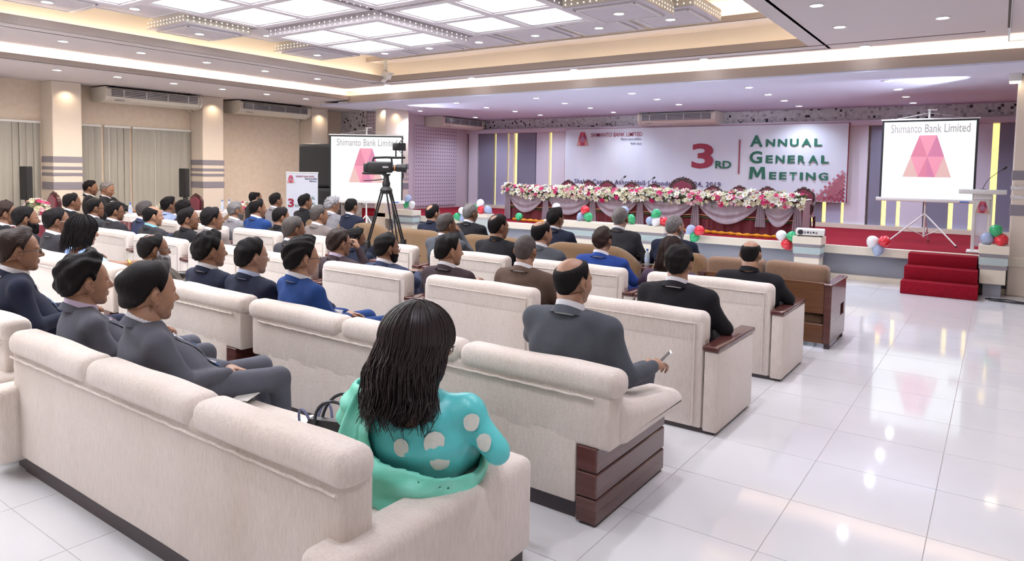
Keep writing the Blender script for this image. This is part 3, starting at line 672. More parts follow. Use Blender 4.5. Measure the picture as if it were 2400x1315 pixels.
# high-backed chairs behind the table
M_wood_d = mat('dark_carved_wood', (.05, .012, .012), .3, coat=.3); M_chairv = mat('maroon_chair_velvet', (.17, .006, .03), .6, sheen=.3, bump=.2, bscale=30)
def throne(label, x, top, ornate=False, y=14.95, group='high-backed chairs at the head table'):
    t = thing('high_back_chair', label, 'chair', (x, y, .6), RNG.uniform(-.06, .06), None if ornate else group)
    w = .225 if not ornate else .27; H = top-.6
    def outline(s=1., n=22):
        P = [(-w*s*.86, .42), (-w*s, .75), (-w*s, H-.18*1)]
        for k in range(1, n):
            a = PI*k/n; xx = -w*s*math.cos(a); zz = H-.18+(.18*s)*math.sin(a)**.8+(.025 if abs(a-PI/2) < .25 else 0); P.append((xx, zz))
        P += [(w*s, H-.18), (w*s, .75), (w*s*.86, .42)]; return P
    O = outline(); m = MB(); m.loft([[(a, 0, b) for a, b in O], [(a, .06, b) for a, b in O]]); m.build('back_frame', M_wood_d, t)
    I = outline(.84); m = MB(); m.loft([[(a, -.03, .5+(b-.5)*.97) for a, b in I], [(a, .085, .5+(b-.5)*.97) for a, b in I]]); m.build('back_pad', M_chairv, t)
    MB().ellipsoid((0, .02, H+.015), (.06, .03, .035), 10, 6).ellipsoid((-.08, .02, H-.01), (.05, .03, .025), 10, 6).ellipsoid((.08, .02, H-.01), (.05, .03, .025), 10, 6).build('crest', M_wood_d, t)
    if ornate:
        m = MB()
        for k in range(15):
            a = PI*k/14; m.ellipsoid((-(w+.03)*math.cos(a), .02, H-.2+.24*math.sin(a)), (.035, .03, .03), 8, 6)
        m.build('carved_scrolls', M_wood_d, t)
    MB().rbox(-w, w, -.48, .0, .36, .46, r=.03).build('seat', M_chairv, t)
    for sx in (-1, 1):
        MB().tube([(sx*w, -.44, .44), (sx*w*1.08, -.46, .62), (sx*w*1.08, -.2, .66), (sx*w, .02, .70)], .025, 8).build('armrest', M_wood_d, t)
        for yy in (-.44, .02): MB().tube([(sx*w*.95, yy, .38), (sx*w*1.0, yy, .2), (sx*w*.9, yy+.03*(1 if yy > 0 else -1), 0.0)], [.03, .022, .018], 8).build('leg', M_wood_d, t)
    return t
tops = [(-8.86, 1.558), (-8.275, 1.572), (-7.76, 1.573), (-7.12, 1.558), (-6.54, 1.532), (-5.86, 1.656), (-5.15, 1.522), (-4.58, 1.528), (-3.99, 1.527), (-3.27, 1.528)]
ordn = ['first', 'second', 'third', 'fourth', 'fifth', '', 'seventh', 'eighth', 'ninth', 'tenth']
for k, (x, z) in enumerate(tops):
    if k == 5: throne('taller ornate carved maroon chair in the middle of the head table row', x, z, True)
    elif k == 9: throne('maroon high-backed chair at the right end of the head table, seen whole', x, z)
    else: throne('maroon high-backed chair, %s from the left behind the head table' % ordn[k], x, z)
# table microphones
M_mic = mat('microphone_black', (.02, .02, .025), .5)
def mic(x, y, z0, tip, label, group=None):
    t = thing('gooseneck_microphone', label, 'microphone', (x, y, z0), 0, group)
    MB().rbox(-.05, .05, -.06, .06, 0, .03, r=.01).build('base', M_mic, t)
    P = [Vector((0, 0, .03)).lerp(Vector(tip), k/8)+Vector((-.05*math.sin(PI*k/8), 0, .0)) for k in range(9)]
    MB().tube(P, .005, 6).build('gooseneck', M_mic, t)
    d = (P[-1]-P[-2]).normalized(); MB().ellipsoid((0, 0, .02), (.022, .022, .042), 10, 8, M=Matrix.Translation(P[-1]) @ d.to_track_quat('Z', 'Y').to_matrix().to_4x4()).build('foam_head', M_mic, t)
mic(-7.2, 14.15, 1.34, (.28, 0, .355), 'left gooseneck microphone rising above the table flowers'); mic(-6.52, 14.15, 1.34, (.30, 0, .345), 'middle gooseneck microphone rising above the table flowers'); mic(-5.85, 14.15, 1.34, (.29, 0, .36), 'gooseneck microphone before the tall ornate chair')
# balloons
BM = {}
for k, (c, nm2) in {'W': ((.85, .84, .84), 'white'), 'R': ((.75, .02, .04), 'red'), 'G': ((.02, .42, .16), 'green'), 'B': ((.42, .52, .75), 'pale blue')}.items():
    m = MB(); m.lathe([(.001, -.135), (.014, -.132), (.006, -.118), (.035, -.10), (.072, -.058), (.092, -.01), (.094, .03), (.078, .068), (.045, .093), (.001, .102)], n=20)
    BM[k] = (m.mesh('balloon', mat('balloon_'+nm2.replace(' ', '_'), c, .18, spec=.6, coat=.4, alpha=.85 if k == 'B' else 1)), nm2)
clus = [('above the left corner pedestal', [(-12.37, 1.04, 'B'), (-12.48, .88, 'G'), (-12.22, .89, 'W')]), ('on the left stage edge behind the seated men', [(-10.63, .80, 'W'), (-10.73, .66, 'G'), (-10.60, .64, 'B')]),
  ('on the small glass pedestal', [(-10.02, 1.02, 'W'), (-10.14, .90, 'G'), (-9.99, .86, 'R'), (-9.83, .87, 'B')]), ('at the left end of the head table', [(-9.11, .73, 'G')]), ('at the left end of the centre planter', [(-7.9, 1.01, 'W'), (-8.04, .86, 'G')]),
  ('left of centre on the planter', [(-7.19, .99, 'R'), (-7.32, .84, 'B'), (-7.10, .84, 'G')]), ('right of centre on the planter', [(-6.27, 1.01, 'B'), (-6.14, .85, 'G'), (-6.30, .84, 'R')]),
  ('at the right end of the centre planter', [(-5.57, .99, 'G'), (-5.71, .83, 'B'), (-5.56, .83, 'W'), (-5.42, .84, 'R')]), ('on the stage edge right of the planter', [(-4.87, .71, 'B'), (-4.68, .71, 'R'), (-4.79, .57, 'G')]),
  ('left of the projector pedestal', [(-3.17, .71, 'W'), (-2.97, .71, 'G'), (-3.07, .56, 'R')]), ('on the stage edge below the right screen', [(-1.70, .71, 'W'), (-1.52, .73, 'R'), (-1.61, .58, 'B')]), ('on the pedestal beside the lectern', [(-.01, 1.01, 'G'), (-.12, .87, 'B'), (.06, .87, 'R')])]
for place_, bs in clus:
    for i, (x, z, c) in enumerate(bs):
        o = link('balloon', BM[c][0], None, (x, (12.93-.05*(i % 2)) if z < .84 and 'planter' not in place_.replace('right of the planter', '') and 'pedestal' not in place_.replace('projector pedestal', '') else 12.86+.06*(i % 2), z)); o.rotation_euler = (RNG.uniform(-.9, .9), RNG.uniform(-.9, .9), 0)
        if 'left end of the head table' in place_: o.location.y = 13.17
        if z > .83 and c in 'GW': pass
        sc_ = RNG.uniform(.93, 1.05); o.scale = (sc_, sc_, sc_)
        tag(o, '%s balloon %s' % (BM[c][1], place_), 'balloon', 'balloons along the stage front')
# projector
pj = thing('projector', 'white projector on the striped pedestal at the stage edge', 'projector', (-2.67, 12.86, .745), .15)
MB().rbox(-.23, .23, -.16, .16, .02, .13, r=.015).build('casing', M_white, pj)
MB().lathe([(.04, 0), (.045, .02), (.03, .03)], n=16, M=Matrix.Translation((-.15, -.16, .075)) @ Matrix.Rotation(PI/2, 4, 'X')).build('lens', M_black, pj)
for k in range(5): MB().box(-.09+.045*k, -.06+.045*k, -.164, -.158, .05+.01*(k % 2), .09).build('port', M_black if k % 2 else M_band, pj, 0)
MB().box(.228, .236, -.1, .08, .04, .1).build('vent', M_band, pj, 0)
for sx in (-.18, .18):
    for sy in (-.12, .12): MB().box(sx-.015, sx+.015, sy-.015, sy+.015, 0, .02).build('foot', M_black, pj, 0)

# projection screens on tripods
M_scr = mat('projected_white', (.30, .31, .31), .6, emit=(.88, 1., .99), es=.62); M_scrtx = mat('projected_grey_text', (.10, .09, .09), .6, emit=(.46, .40, .42), es=.50)
def screen(label, loc, rz, w, h, zb, tilt=0., name='projection_screen', legup=.55):
    t = thing(name, label, 'projection screen', loc, rz)
    MB().tube([(0, .04, .12), (0, .04, zb+h+.16)], .018, 8).tube([(-.03, .02, zb+h+.17), (.12, .02, zb+h+.17)], .010, 6).build('pole', M_white, t)
    for a in (-PI/2-1.05, -PI/2+1.05, PI/2):
        L = .62; e = (L*math.cos(a), .04+L*math.sin(a), .015)
        MB().tube([(0, .04, legup), e], .014, 6).tube([(0, .04, .14), (e[0]*.5, .04+(e[1]-.04)*.5, legup*.5+.01)], .009, 6).build('leg', M_white, t)
        MB().ellipsoid(e, (.02, .02, .015), 8, 5).build('foot', M_black, t)
    b = .035
    MB().box(-w/2, w/2, .0, .006, zb, zb+h).build('screen_border', M_black, t, 0)
    s_ = MB().box(-w/2+b, w/2-b, -.004, .0, zb+.0, zb+h-b).build('projected_image', M_scr, t, 0)
    MB().rbox(-w/2-.05, w/2+.05, -.03, .03, zb-.07, zb, r=.012).build('screen_housing', M_white, t)
    MB().box(w/2-.22, w/2-.08, -.035, -.03, zb-.055, zb-.03).build('sticker', mat('blue_sticker', (.1, .2, .6), .5), t, 0)
    MB().rbox(-w/2-.02, w/2+.02, -.01, .02, zb+h-.005, zb+h+.02, r=.004, seg=1).build('top_bar', M_white, t)
    MB().tube([(-w*.35, .0, zb+h+.02), (0.0, .02, zb+h+.12), (w*.35, 0, zb+h+.02)], .003, 4).build('hanging_string', M_white, t)
    text_fit('Shimanto Bank Limited', s_, M_scrtx, (0, -.008, 0), X_, Z_, -w*.40, w*.42, zb+h*.835, zb+h*.945, .008)
    logo(s_, (0, -.010, zb+h*.27), X_, Z_, h*.53, True)
    return t
screen('tripod projection screen glowing on the right side of the stage', (-1.09, 14.5, .6), -.05, 1.50, 1.42, .83)
screen('tripod projection screen on the hall floor behind the video camera', (-11.58, 10.70, 0), .62, 1.64, 1.44, 1.09, legup=.75)

# lectern
lc = thing('lectern', 'white and clear lectern with a gooseneck microphone at right stage', 'lectern', (-.20, 13.55, .6))
MB().rbox(-.20, .18, -.22, .16, 0, .03, r=.01).build('base', M_white, lc)
for x in (-.12, .10): MB().rbox(x-.025, x+.025, -.05, .03, .03, .93, r=.008).build('upright', M_white, lc)
MB().box(-.095, .075, -.04, -.03, .10, .86).build('acrylic_panel', mat('acrylic', (.75, .75, .85), .1, alpha=.4), lc, 0)
fp = MB().rbox(-.11, .09, -.07, -.05, .63, .86, r=.006).build('front_plate', M_white, lc)
logo(fp, (-.01, -.076, .645), X_, Z_, .19)
MB().rbox(-.14, .12, -.12, .08, .87, .97, r=.01).build('box', M_white, lc)
MB().rbox(-.34, .30, -.20, .20, .97, 1.0, r=.01, M=Matrix.Rotation(.0, 4, 'X')).build('desk_top', M_white, lc)
MB().rbox(-.34, .30, -.22, -.18, .955, 1.03, r=.01).build('desk_lip', M_white, lc)
mic(-.22, 13.55, 1.605, (.26, -.02, .36), 'gooseneck microphone standing on the white lectern')
# loudspeaker stack and roll-up banner left of the left screen
t = thing('speaker_stack', 'tall black loudspeaker stack left of the left projection screen', 'speaker', (-13.35, 10.85, 0), .55)
MB().rbox(-.42, .42, -.34, .34, 0, 1.32, r=.02).build('subwoofer', M_black, t); MB().rbox(-.40, .40, -.32, .32, 1.33, 2.36, r=.05).build('cabinet', M_black, t)
MB().box(-.38, .38, -.345, -.335, .08, 1.24).build('grille', M_grille, t, 0); MB().box(-.36, .36, -.33, -.318, 1.40, 2.28).build('grille', M_grille, t, 0)
MB().rbox(.405, .42, -.07, .07, 1.85, 2.0, r=.004).build('handle', M_grille, t)
rb = thing('roll_up_banner', 'narrow white roll-up banner beside the black loudspeaker stack', 'banner stand', (-12.27, 9.5, 0), .62)
MB().rbox(-.36, .36, -.08, .08, 0, .07, r=.02).build('base', M_dark, rb)
sh_ = MB().box(-.34, .34, -.004, .004, .07, 1.68).build('printed_sheet', mat('roll_up_print', (.70, .74, .86), .4, var=(.76, .80, .88), vscale=1.5), rb, 0)
MB().rbox(-.35, .35, -.012, .012, 1.67, 1.695, r=.004, seg=1).build('top_rail', M_white, rb)
logo(sh_, (-.24, -.012, 1.46), X_, Z_, .16)
text('SHIMANTO BANK LIMITED', .055, sh_, M_txr, frame((-.13, -.008, 1.58), X_, Z_), sx=.60); text('সীমান্ত ব্যাংক লিমিটেড', .045, sh_, M_txn, frame((.06, -.008, 1.53), X_, Z_), sx=.6); text('সীমাহীন আস্থা', .04, sh_, M_txn, frame((.16, -.008, 1.48), X_, Z_), sx=.6)
text_fit('3', sh_, M_txr, (0, -.008, 0), X_, Z_, -.30, -.17, .93, 1.12, .04); text('RD', .07, sh_, M_txg, frame((-.15, -.008, .94), X_, Z_))
for k, s_ in enumerate(('ANNUAL', 'GENERAL', 'MEETING')): text(s_, .10, sh_, M_txg, frame((-.01, -.008, 1.10-.12*k), X_, Z_), sx=.72)

# ================================================================== SOFAS
def fabric(name, col, var, streak):
    m = mat(name, col, .95, var=var, vscale=2.2, vdet=8, bump=.45, bscale=170, stretch=(1, 1, .35), sheen=.25, vlo=.45, vhi=.85)
    # fine upright streaks of the pile over the broad stains
    nt = m.node_tree; b = nt.nodes['Principled BSDF']; src = b.inputs['Base Color'].links[0].from_socket
    tc = nt.nodes.new('ShaderNodeTexCoord'); mp = nt.nodes.new('ShaderNodeMapping'); mp.inputs['Scale'].default_value = (1, 1, .16); nt.links.new(tc.outputs['Object'], mp.inputs[0])
    n = nt.nodes.new('ShaderNodeTexNoise'); n.inputs['Scale'].default_value = 95; n.inputs['Detail'].default_value = 2; nt.links.new(mp.outputs[0], n.inputs['Vector'])
    r = nt.nodes.new('ShaderNodeMapRange'); r.inputs[1].default_value = .35; r.inputs[2].default_value = .7; r.inputs[3].default_value = 1.02; r.inputs[4].default_value = .91; nt.links.new(n.outputs[0], r.inputs[0])
    x = nt.nodes.new('ShaderNodeVectorMath'); x.operation = 'SCALE'; nt.links.new(src, x.inputs[0]); nt.links.new(r.outputs[0], x.inputs['Scale']); nt.links.new(x.outputs[0], b.inputs['Base Color'])
    return m
M_sofa = fabric('cream_chenille', (.765, .685, .625), (.64, .54, .465), 1)
M_roll = fabric('cream_chenille_roll', (.785, .705, .645), (.69, .59, .515), 1)
M_brown = fabric('brown_chenille', (.205, .118, .055), (.16, .09, .04), 1)
M_brown2 = fabric('light_brown_cushion', (.25, .15, .095), (.20, .12, .07), 1)
M_mahog = mat('mahogany', (.085, .026, .022), .22, var=(.12, .045, .04), vscale=5, stretch=(.4, .4, 6), coat=.35)
M_walnut = mat('walnut_board', (.12, .05, .025), .3, var=(.17, .075, .035), vscale=6, stretch=(.3, 1, 7))
M_kick = mat('dark_base', (.06, .045, .05), .5)
def sag(amp, w):
    def f(c):
        c = c.copy(); c.z += amp*math.sin(c.x*9/w*2.2+1)+amp*.5*math.sin(c.x*23); return c
    return f
def softbox(x0, x1, y0, y1, z0, z1, r, seg=4, cuts=10, amp=.004):
    """rounded box with extra cuts along x and slight upholstery unevenness"""
    bm = bmesh.new(); bmesh.ops.create_cube(bm, size=1)
    for v in bm.verts: v.co = Vector(((x0+x1)/2+v.co.x*(x1-x0), (y0+y1)/2+v.co.y*(y1-y0), (z0+z1)/2+v.co.z*(z1-z0)))
    bmesh.ops.bevel(bm, geom=list(bm.edges), offset=r, segments=seg, profile=.5, affect='EDGES')
    for k in range(1, cuts):
        x = x0+r+(x1-x0-2*r)*k/cuts
        bmesh.ops.bisect_plane(bm, geom=bm.verts[:]+bm.edges[:]+bm.faces[:], plane_co=(x, 0, 0), plane_no=(1, 0, 0))
    for v in bm.verts:
        n = math.sin(v.co.x*5.3+1.1)+.6*math.sin(v.co.x*11.7)+.4*math.sin(v.co.y*13+v.co.z*9)
        v.co.z += amp*n*(1 if v.co.z > (z0+z1)/2 else .2); v.co.y += amp*.5*math.sin(v.co.x*8+v.co.z*6)
    bm.verts.index_update(); b = MB(); b.add([v.co.copy() for v in bm.verts], [[v.index for v in f.verts] for f in bm.faces]); bm.free(); return b
ROWL = {1: 'nearest row', 2: 'second row', 3: 'third row', 4: 'fourth row'}
def piping(pts, r=.006): return MB().tube(pts, r, 5)
def sofa_roll(name_lbl, xc, y, w, kind, dz=0.):
    """rows 1 and 2: thick roll on the back, padded arms"""
    t = thing('sofa', name_lbl, 'sofa', (xc, y, 0), 0, 'cream sofas in rows'); h = w/2
    lo_ = .11 if kind == 'A' else .235
    bk = softbox(-h+lo_, h-lo_, 0, .15, .10, .76 if kind == 'A' else .45, .03 if kind == 'A' else .006, 3, 12, .003)
    if kind != 'A': q_ = softbox(-h+.04, h-.04, 0, .15, .405, .76+dz, .02, 3, 12, .003); bk.add(q_.v, q_.f)
    bk.build('backrest', M_sofa, t)
    n = 3 if w > 2.4 else 2
    for k in range(n):
        hb = h-.09 if kind == 'A' else h; a = -hb+2*hb*k/n; b = -hb+2*hb*(k+1)/n
        softbox(a+.0, b-.0, -.022, .155, .715+dz, .855+dz, .060, 5, 8, .004).build('back_roll', M_roll, t)
    piping([(-h+.13+(w-.26)*k/60, -.014-.002*math.sin(k*1.7), .712+dz+.002*math.sin(k*2.3)) for k in range(61)], .007).build('piping', M_roll, t)
    for k in range(n):
        a = -h+.22+(w-.44)*k/n; b = -h+.22+(w-.44)*(k+1)/n
        softbox(a+.01, b-.01, .15, .88, .24, .43, .05, 4, 5, .006).build('seat_cushion', M_sofa, t)
    MB().box(-h+.2, h-.2, .05, .82, .10, .25).build('seat_base', M_sofa, t, 0)
    for s in (-1, 1):
        if kind == 'A':
            x0, x1 = (h-.215, h) if s > 0 else (-h, -h+.215)
            softbox(x0, x1, -.115, 1.02, .08, .515, .045, 4, 3, .003).build('arm', M_roll, t)
            MB().box(x0+.03, x1-.03, .05, .98, 0, .08).build('base_rail', M_kick, t, 0)
        else:
            x0, x1 = (h-.25, h-.0) if s > 0 else (-h, -h+.25)
            bm = softbox(x0, x1, .10, .90, .40, .62, .065, 5, 3, .004)
            bm.v = [(x, yy, z-max(0, (yy-.15))*.14*(1 if z > .5 else .0)) for x, yy, z in bm.v]; bm.build('arm', M_roll, t)
            for q in range(3):
                z0 = .012+q*.134; MB().rbox(x0+.02 if s > 0 else x0+.11, x1-.11 if s > 0 else x1-.02, -.002, .86, z0, z0+.127, r=.006, seg=1).build('wood_board', M_mahog, t)
            MB().box((x0+.04) if s > 0 else x0+.12, x1-.12 if s > 0 else x1-.04, .01, .85, .0, .40).build('arm_core', M_kick, t, 0)
    MB().box(-h+.16, h-.16, .04, .80, 0, .10).build('base', M_kick, t, 0)
    return t
def sofa_wood(lbl, xc, y, w):
    """rows 3 and 4: slim upright back, slab arms with mahogany caps"""
    t = thing('sofa', lbl, 'sofa', (xc, y, 0), RNG.uniform(-.008, .008), 'cream sofas in rows'); h = w/2; a = .105
    softbox(-h+a-.0, h-a+.0, -.004, .155, .60, .845, .06, 5, 10, .003).build('back_top', M_roll, t)
    softbox(-h+a+.01, h-a-.01, .0, .14, .03, .78, .02, 2, 4, .001).build('backrest', M_sofa, t)
    piping([(-h+a+.07+(w-2*a-.14)*k/20, -.008, .765) for k in range(21)]+[(h-a-.07, -.008, .62), (h-a-.07, -.008, .06)], .006).build('piping', M_sofa, t)
    for k in range(2 if w > 1.1 else 1):
        n = 2 if w > 1.1 else 1; x0 = -h+a+.01+(w-2*a-.02)*k/n; x1 = x0+(w-2*a-.02)/n
        softbox(x0+.004, x1-.004, .14, .80, .24, .43, .05, 4, 4, .005).build('seat_cushion', M_sofa, t)
    MB().box(-h+a, h-a, .03, .74, .03, .25).build('seat_base', M_sofa, t, 0)
    for s in (-1, 1):
        x0, x1 = (h-a, h-.004) if s > 0 else (-h+.004, -h+a)
        softbox(x0, x1, .0, .80, .02, .585, .012, 2, 2, .001).build('arm', M_sofa, t)
        MB().rbox(x0-.012, x1+.004 if s > 0 else x1+.012, -.012, .83, .583, .622, r=.012, seg=3).build('arm_cap', M_mahog, t)
    MB().box(-h+.03, h-.03, .02, .78, 0, .03).build('base', M_kick, t, 0)
    return t
sofa_roll('long cream sofa nearest the camera, its padded arm beside the woman in turquoise', -3.19, 1.54, 3.06, 'A', -.028)
sofa_roll('cream sofa cut by the left edge of the photo, behind the man in navy', -6.31, 1.60, 3.06, 'A', -.02)
sofa_roll('cream sofa with mahogany boards under the arm of the man holding a phone', -3.00, 3.02, 3.05, 'B', -.045)
sofa_roll('cream sofa in the second row under the two men in dark navy suits', -5.58, 3.02, 2.00, 'B', -.035)
sofa_roll('cream sofa in the second row under the woman in pale blue', -7.64, 3.05, 1.98, 'B')
sofa_roll('cream sofa at the far left of the second row under three men in dark suits', -9.72, 3.08, 2.08, 'B')
R3 = ['under the man in the black suit, on the aisle', 'under the man in the brown jacket with cropped hair', 'under the bearded man in navy with glasses', 'left of the bearded man in navy', 'under the man in the tan grey jacket',
      'under the balding man with a turquoise collar', 'under the heavy man in slate blue', 'at the left of the third row, before the white-clothed table']
xs = [-1.495, -2.915, -4.335, -5.755, -7.05, -8.38, -9.82, -11.25, -12.75]
for k in range(8): sofa_wood('cream sofa with mahogany caps '+R3[k], (xs[k]+xs[k+1])/2, 4.60+(.03*max(0, k-2)), abs(xs[k+1]-xs[k])-.012)
R4 = [(-1.46, -2.88, 'on the aisle in the fourth row'), (-2.89, -4.31, 'under the man in the royal blue suit'), (-4.33, -5.70, 'under the two men before the brown sofas'), (-5.74, -6.62, 'single, at the right foot of the video tripod'),
      (-7.36, -8.42, 'left of the crouching cameraman'), (-8.46, -9.80, 'under the man with short grey beard'), (-9.84, -11.1, 'behind the man with dark glasses in the fourth row'), (-11.15, -12.6, 'under the man in the light blue shirt')]
for a, b, l in R4: sofa_wood('cream sofa with mahogany caps '+l, (a+b)/2, 6.18, a-b-.012)
def sofa_brown(lbl, xc, y, w):
    t = thing('brown_sofa', lbl, 'sofa', (xc, y, 0), 0, 'brown sofas with curved backs'); h = w/2
    n = 26; front, back = [], []
    def top(x):
        u = abs(x)/h
        return .84-.0*u if u < .45 else .84-.24*((u-.45)/.55)**2.0
    rings = []
    for k in range(n+1):
        x = -h+2*h*k/n; zt = top(x)
        rings.append([(x, 0.0, .03), (x, -.01, zt-.08), (x, .012, zt-.03), (x, .05, zt-.005), (x, .10, zt), (x, .17, zt-.01), (x, .22, zt-.05), (x, .24, zt-.12), (x, .24, .03)])
    MB().loft(rings).build('backrest', M_brown, t, 50)
    for s in (-1, 1):
        x0, x1 = (h-.2, h) if s > 0 else (-h, -h+.2)
        softbox(x0, x1, .22, .92, .03, .60, .05, 4, 2, .003).build('arm', M_brown, t)
    softbox(-h+.2, h-.2, .24, .88, .22, .44, .05, 4, 6, .006).build('seat_cushion', M_brown, t)
    MB().box(-h+.2, h-.2, .2, .82, .03, .22).build('base', M_kick, t, 0)
    return t
sofa_brown('brown curved sofa behind the video tripod', -7.62, 7.98, 1.42); sofa_brown('brown curved sofa under the man in the black jacket with glasses', -6.08, 7.98, 1.50)
sofa_brown('brown curved sofa behind the man in royal blue', -4.48, 7.98, 1.60); sofa_brown('narrow brown sofa beside the woman in the striped shawl', -3.14, 8.0, .78)
sofa_brown('brown curved sofa left of the tripod, under the man in navy', -9.2, 8.28, 1.55); sofa_brown('brown curved sofa under the man in black before the roll-up banner', -10.9, 8.28, 1.65); sofa_brown('brown curved sofa at the far left of the front row', -12.65, 8.28, 1.6)
# brown sofa with wooden frame, at right
t = thing('wooden_frame_sofa', 'brown cushioned sofa with a mahogany frame and slotted arm, right end of the front row', 'sofa', (-2.07, 7.68, 0)); h = .66
MB().rbox(-h+.02, h-.02, .0, .05, .36, .69, r=.006, seg=1).build('back_board', M_walnut, t)
MB().rbox(-h+.02, h-.02, .0, .05, .05, .25, r=.006, seg=1).build('lower_board', M_walnut, t)
for k in range(2): softbox(-h+.02+k*(h-.01), k*(h-.01)-.0, .03, .26, .60, .86, .06, 5, 6, .006).build('back_cushion', M_brown2, t)
for k in range(2):
    softbox(-h+.02+k*(h-.01), k*(h-.01), .08, .80, .34, .46, .04, 4, 4, .005).build('seat_cushion', M_brown2, t)
softbox(-h+.03, h-.03, .08, .78, .22, .34, .04, 3, 4, .004).build('lower_cushion', M_brown2, t)
for s in (-1, 1):
    x0, x1 = (h-.02, h+.05) if s > 0 else (-h-.05, -h+.02)
    M1 = MB(); M1.rbox(x0, x1, -.02, .80, .40, .66, r=.006, seg=1).rbox(x0, x1, -.02, .80, .05, .28, r=.006, seg=1).rbox(x0, x1, -.02, .52, .27, .41, r=.006, seg=1).rbox(x0, x1, .70, .80, .27, .41, r=.006, seg=1)
    M1.build('side_panel', M_mahog, t)
    MB().rbox(x0-.01, x1+.01, -.03, .82, .655, .685, r=.008, seg=1).build('arm_cap', M_mahog, t)
    for yy in (0, .72): MB().box(x0+.01, x1-.01, yy, yy+.06, 0, .05).build('foot', M_kick, t, 0)
# small table between front row seats
t = thing('side_table', 'dark side table with a napkin box and a small bottle between front row sofas', 'side table', (-3.62, 8.30, 0))
MB().rbox(-.17, .07, -.22, .35, .56, .60, r=.008).build('table_top', M_mahog, t)
for x in (-.15, .04):
    for y in (-.18, .31): MB().box(x-.015, x+.015, y-.015, y+.015, 0, .56).build('leg', M_mahog, t, 0)
M_cap = mat('blue_cap', (.05, .2, .6), .4); M_bot = mat('clear_bottle', (.75, .82, .88), .1, alpha=.55)
def bottle(loc, label, group=None, s=1.):
    t = thing('water_bottle', label, 'bottle', loc, 0, group)
    m = MB(); m.lathe([(.001, 0), (.032*s, 0), (.033*s, .01), (.033*s, .13*s), (.028*s, .155*s), (.013*s, .18*s), (.013*s, .195*s)], n=14); m.build('bottle_body', M_bot, t)
    MB().lathe([(.034*s, .05*s), (.034*s, .10*s)], n=14).build('paper_label', mat('bottle_label', (.5, .6, .8), .5), t)
    MB().lathe([(.015*s, .19*s), (.015*s, .215*s), (.001, .215*s)], n=12).build('cap', M_cap, t)
bottle((-3.70, 8.30, .60), 'small water bottle with a blue cap on the dark side table in the front row')
t = thing('napkin_box', 'white napkin stack beside the small bottle on the front row side table', 'napkins', (-3.60, 8.42, .60)); MB().rbox(-.05, .06, -.06, .06, 0, .015, r=.004).build('tray', M_white, t); MB().rbox(-.04, .04, -.05, .05, .016, .05, r=.01).build('napkins', M_white, t)

# tables by the left wall
M_cloth = mat('white_tablecloth', (.80, .77, .74), .8, bump=.1, bscale=20)
def side_table(x, y, w, d, label, rz=0):
    t = thing('covered_table', label, 'table', (x, y, 0), rz)
    MB().rbox(-w/2, w/2, -d/2, d/2, .78, .81, r=.008).build('tabletop', M_cloth, t)
    def sk(u, v):
        s = u*2*(w+d); 
        if s < w: p = (-w/2+s, -d/2); n = (0, -1)
        elif s < w+d: p = (w/2, -d/2+s-w); n = (1, 0)
        elif s < 2*w+d: p = (w/2-(s-w-d), d/2); n = (0, 1)
        else: p = (-w/2, d/2-(s-2*w-d)); n = (-1, 0)
        q = .012*math.sin(s*38)*(1-v*.6); return (p[0]+n[0]*(q+.005), p[1]+n[1]*(q+.005), .02+.70*v)
    MB().grid(sk, 260, 2).build('skirt', M_velvet, t, 180)
    def rf(u, v):
        p = sk(u, 1); return (p[0]*1.004, p[1]*1.004, .70+.09*v)
    MB().grid(rf, 260, 1).build('cloth_edge', M_cloth, t, 180)
side_table(-13.9, 7.1, .9, 1.25, 'white-topped table with maroon skirt before the blinds, bottles on it')
side_table(-13.9, 8.78, .95, 1.35, 'white-topped table with maroon skirt in front of the second striped column')
side_table(-14.2, 4.9, .8, 1.0, 'maroon-skirted table at the far left carrying a flower arrangement')
for i, (x, y, l) in enumerate(((-13.75, 6.42, 'left water bottle on the table before the blinds'), (-13.62, 6.55, 'right water bottle on the table before the blinds'), (-13.75, 8.55, 'tall water bottle on the table by the second striped column'), (-13.85, 8.78, 'water bottle beside the napkins on the table by the second striped column'))): bottle((x, y, .81), l, 'bottles on the side tables', 1.15)
def bunch(c, R):
    def pos():
        v = Vector(RNG.normal(size=3)).normalized(); v.z = abs(v.z)*.9+.05; return (v.x*R[0]+c[0], v.y*R[1]+c[1], v.z*R[2]+c[2]), v
    return pos
garland('flower_arrangement', 'low bunch of white flowers and leaves on the table before the blinds', 16, 14, bunch((0, 0, 0), (.16, .2, .14)), (-13.75, 7.22, .82), 0, 'table flower bunches')
garland('flower_arrangement', 'low bunch of white flowers and leaves on the table by the second column', 16, 14, bunch((0, 0, 0), (.16, .22, .16)), (-13.85, 9.2, .82), 0, 'table flower bunches')
garland('flower_arrangement', 'upright pink and cream flower arrangement at the far left below the column speaker', 26, 24, bunch((0, 0, 0), (.2, .22, .34)), (-14.1, 5.15, .82), 0, 'table flower bunches')
t = thing('napkin_holder', 'white napkin holder with a round emblem on the table by the second striped column', 'napkins', (-13.7, 8.72, .81)); m = MB(); m.loft([[(0, -.09, 0), (0, .09, 0), (0, .05, .10), (0, -.05, .10)], [(.05, -.09, 0), (.05, .09, 0), (.05, .05, .10), (.05, -.05, .10)]]); m.build('holder', M_white, t); MB().ellipsoid((.052, 0, .05), (.004, .02, .02), 10, 6).build('round_emblem', M_txr, t)
t = thing('folder', 'maroon folder lying on the table by the second striped column', 'folder', (-13.7, 8.32, .812)); MB().rbox(-.11, .11, -.15, .15, 0, .012, r=.003, seg=1).build('cover', M_txr, t); MB().box(-.1, .1, -.14, .14, .012, .015).build('paper', M_white, t, 0)
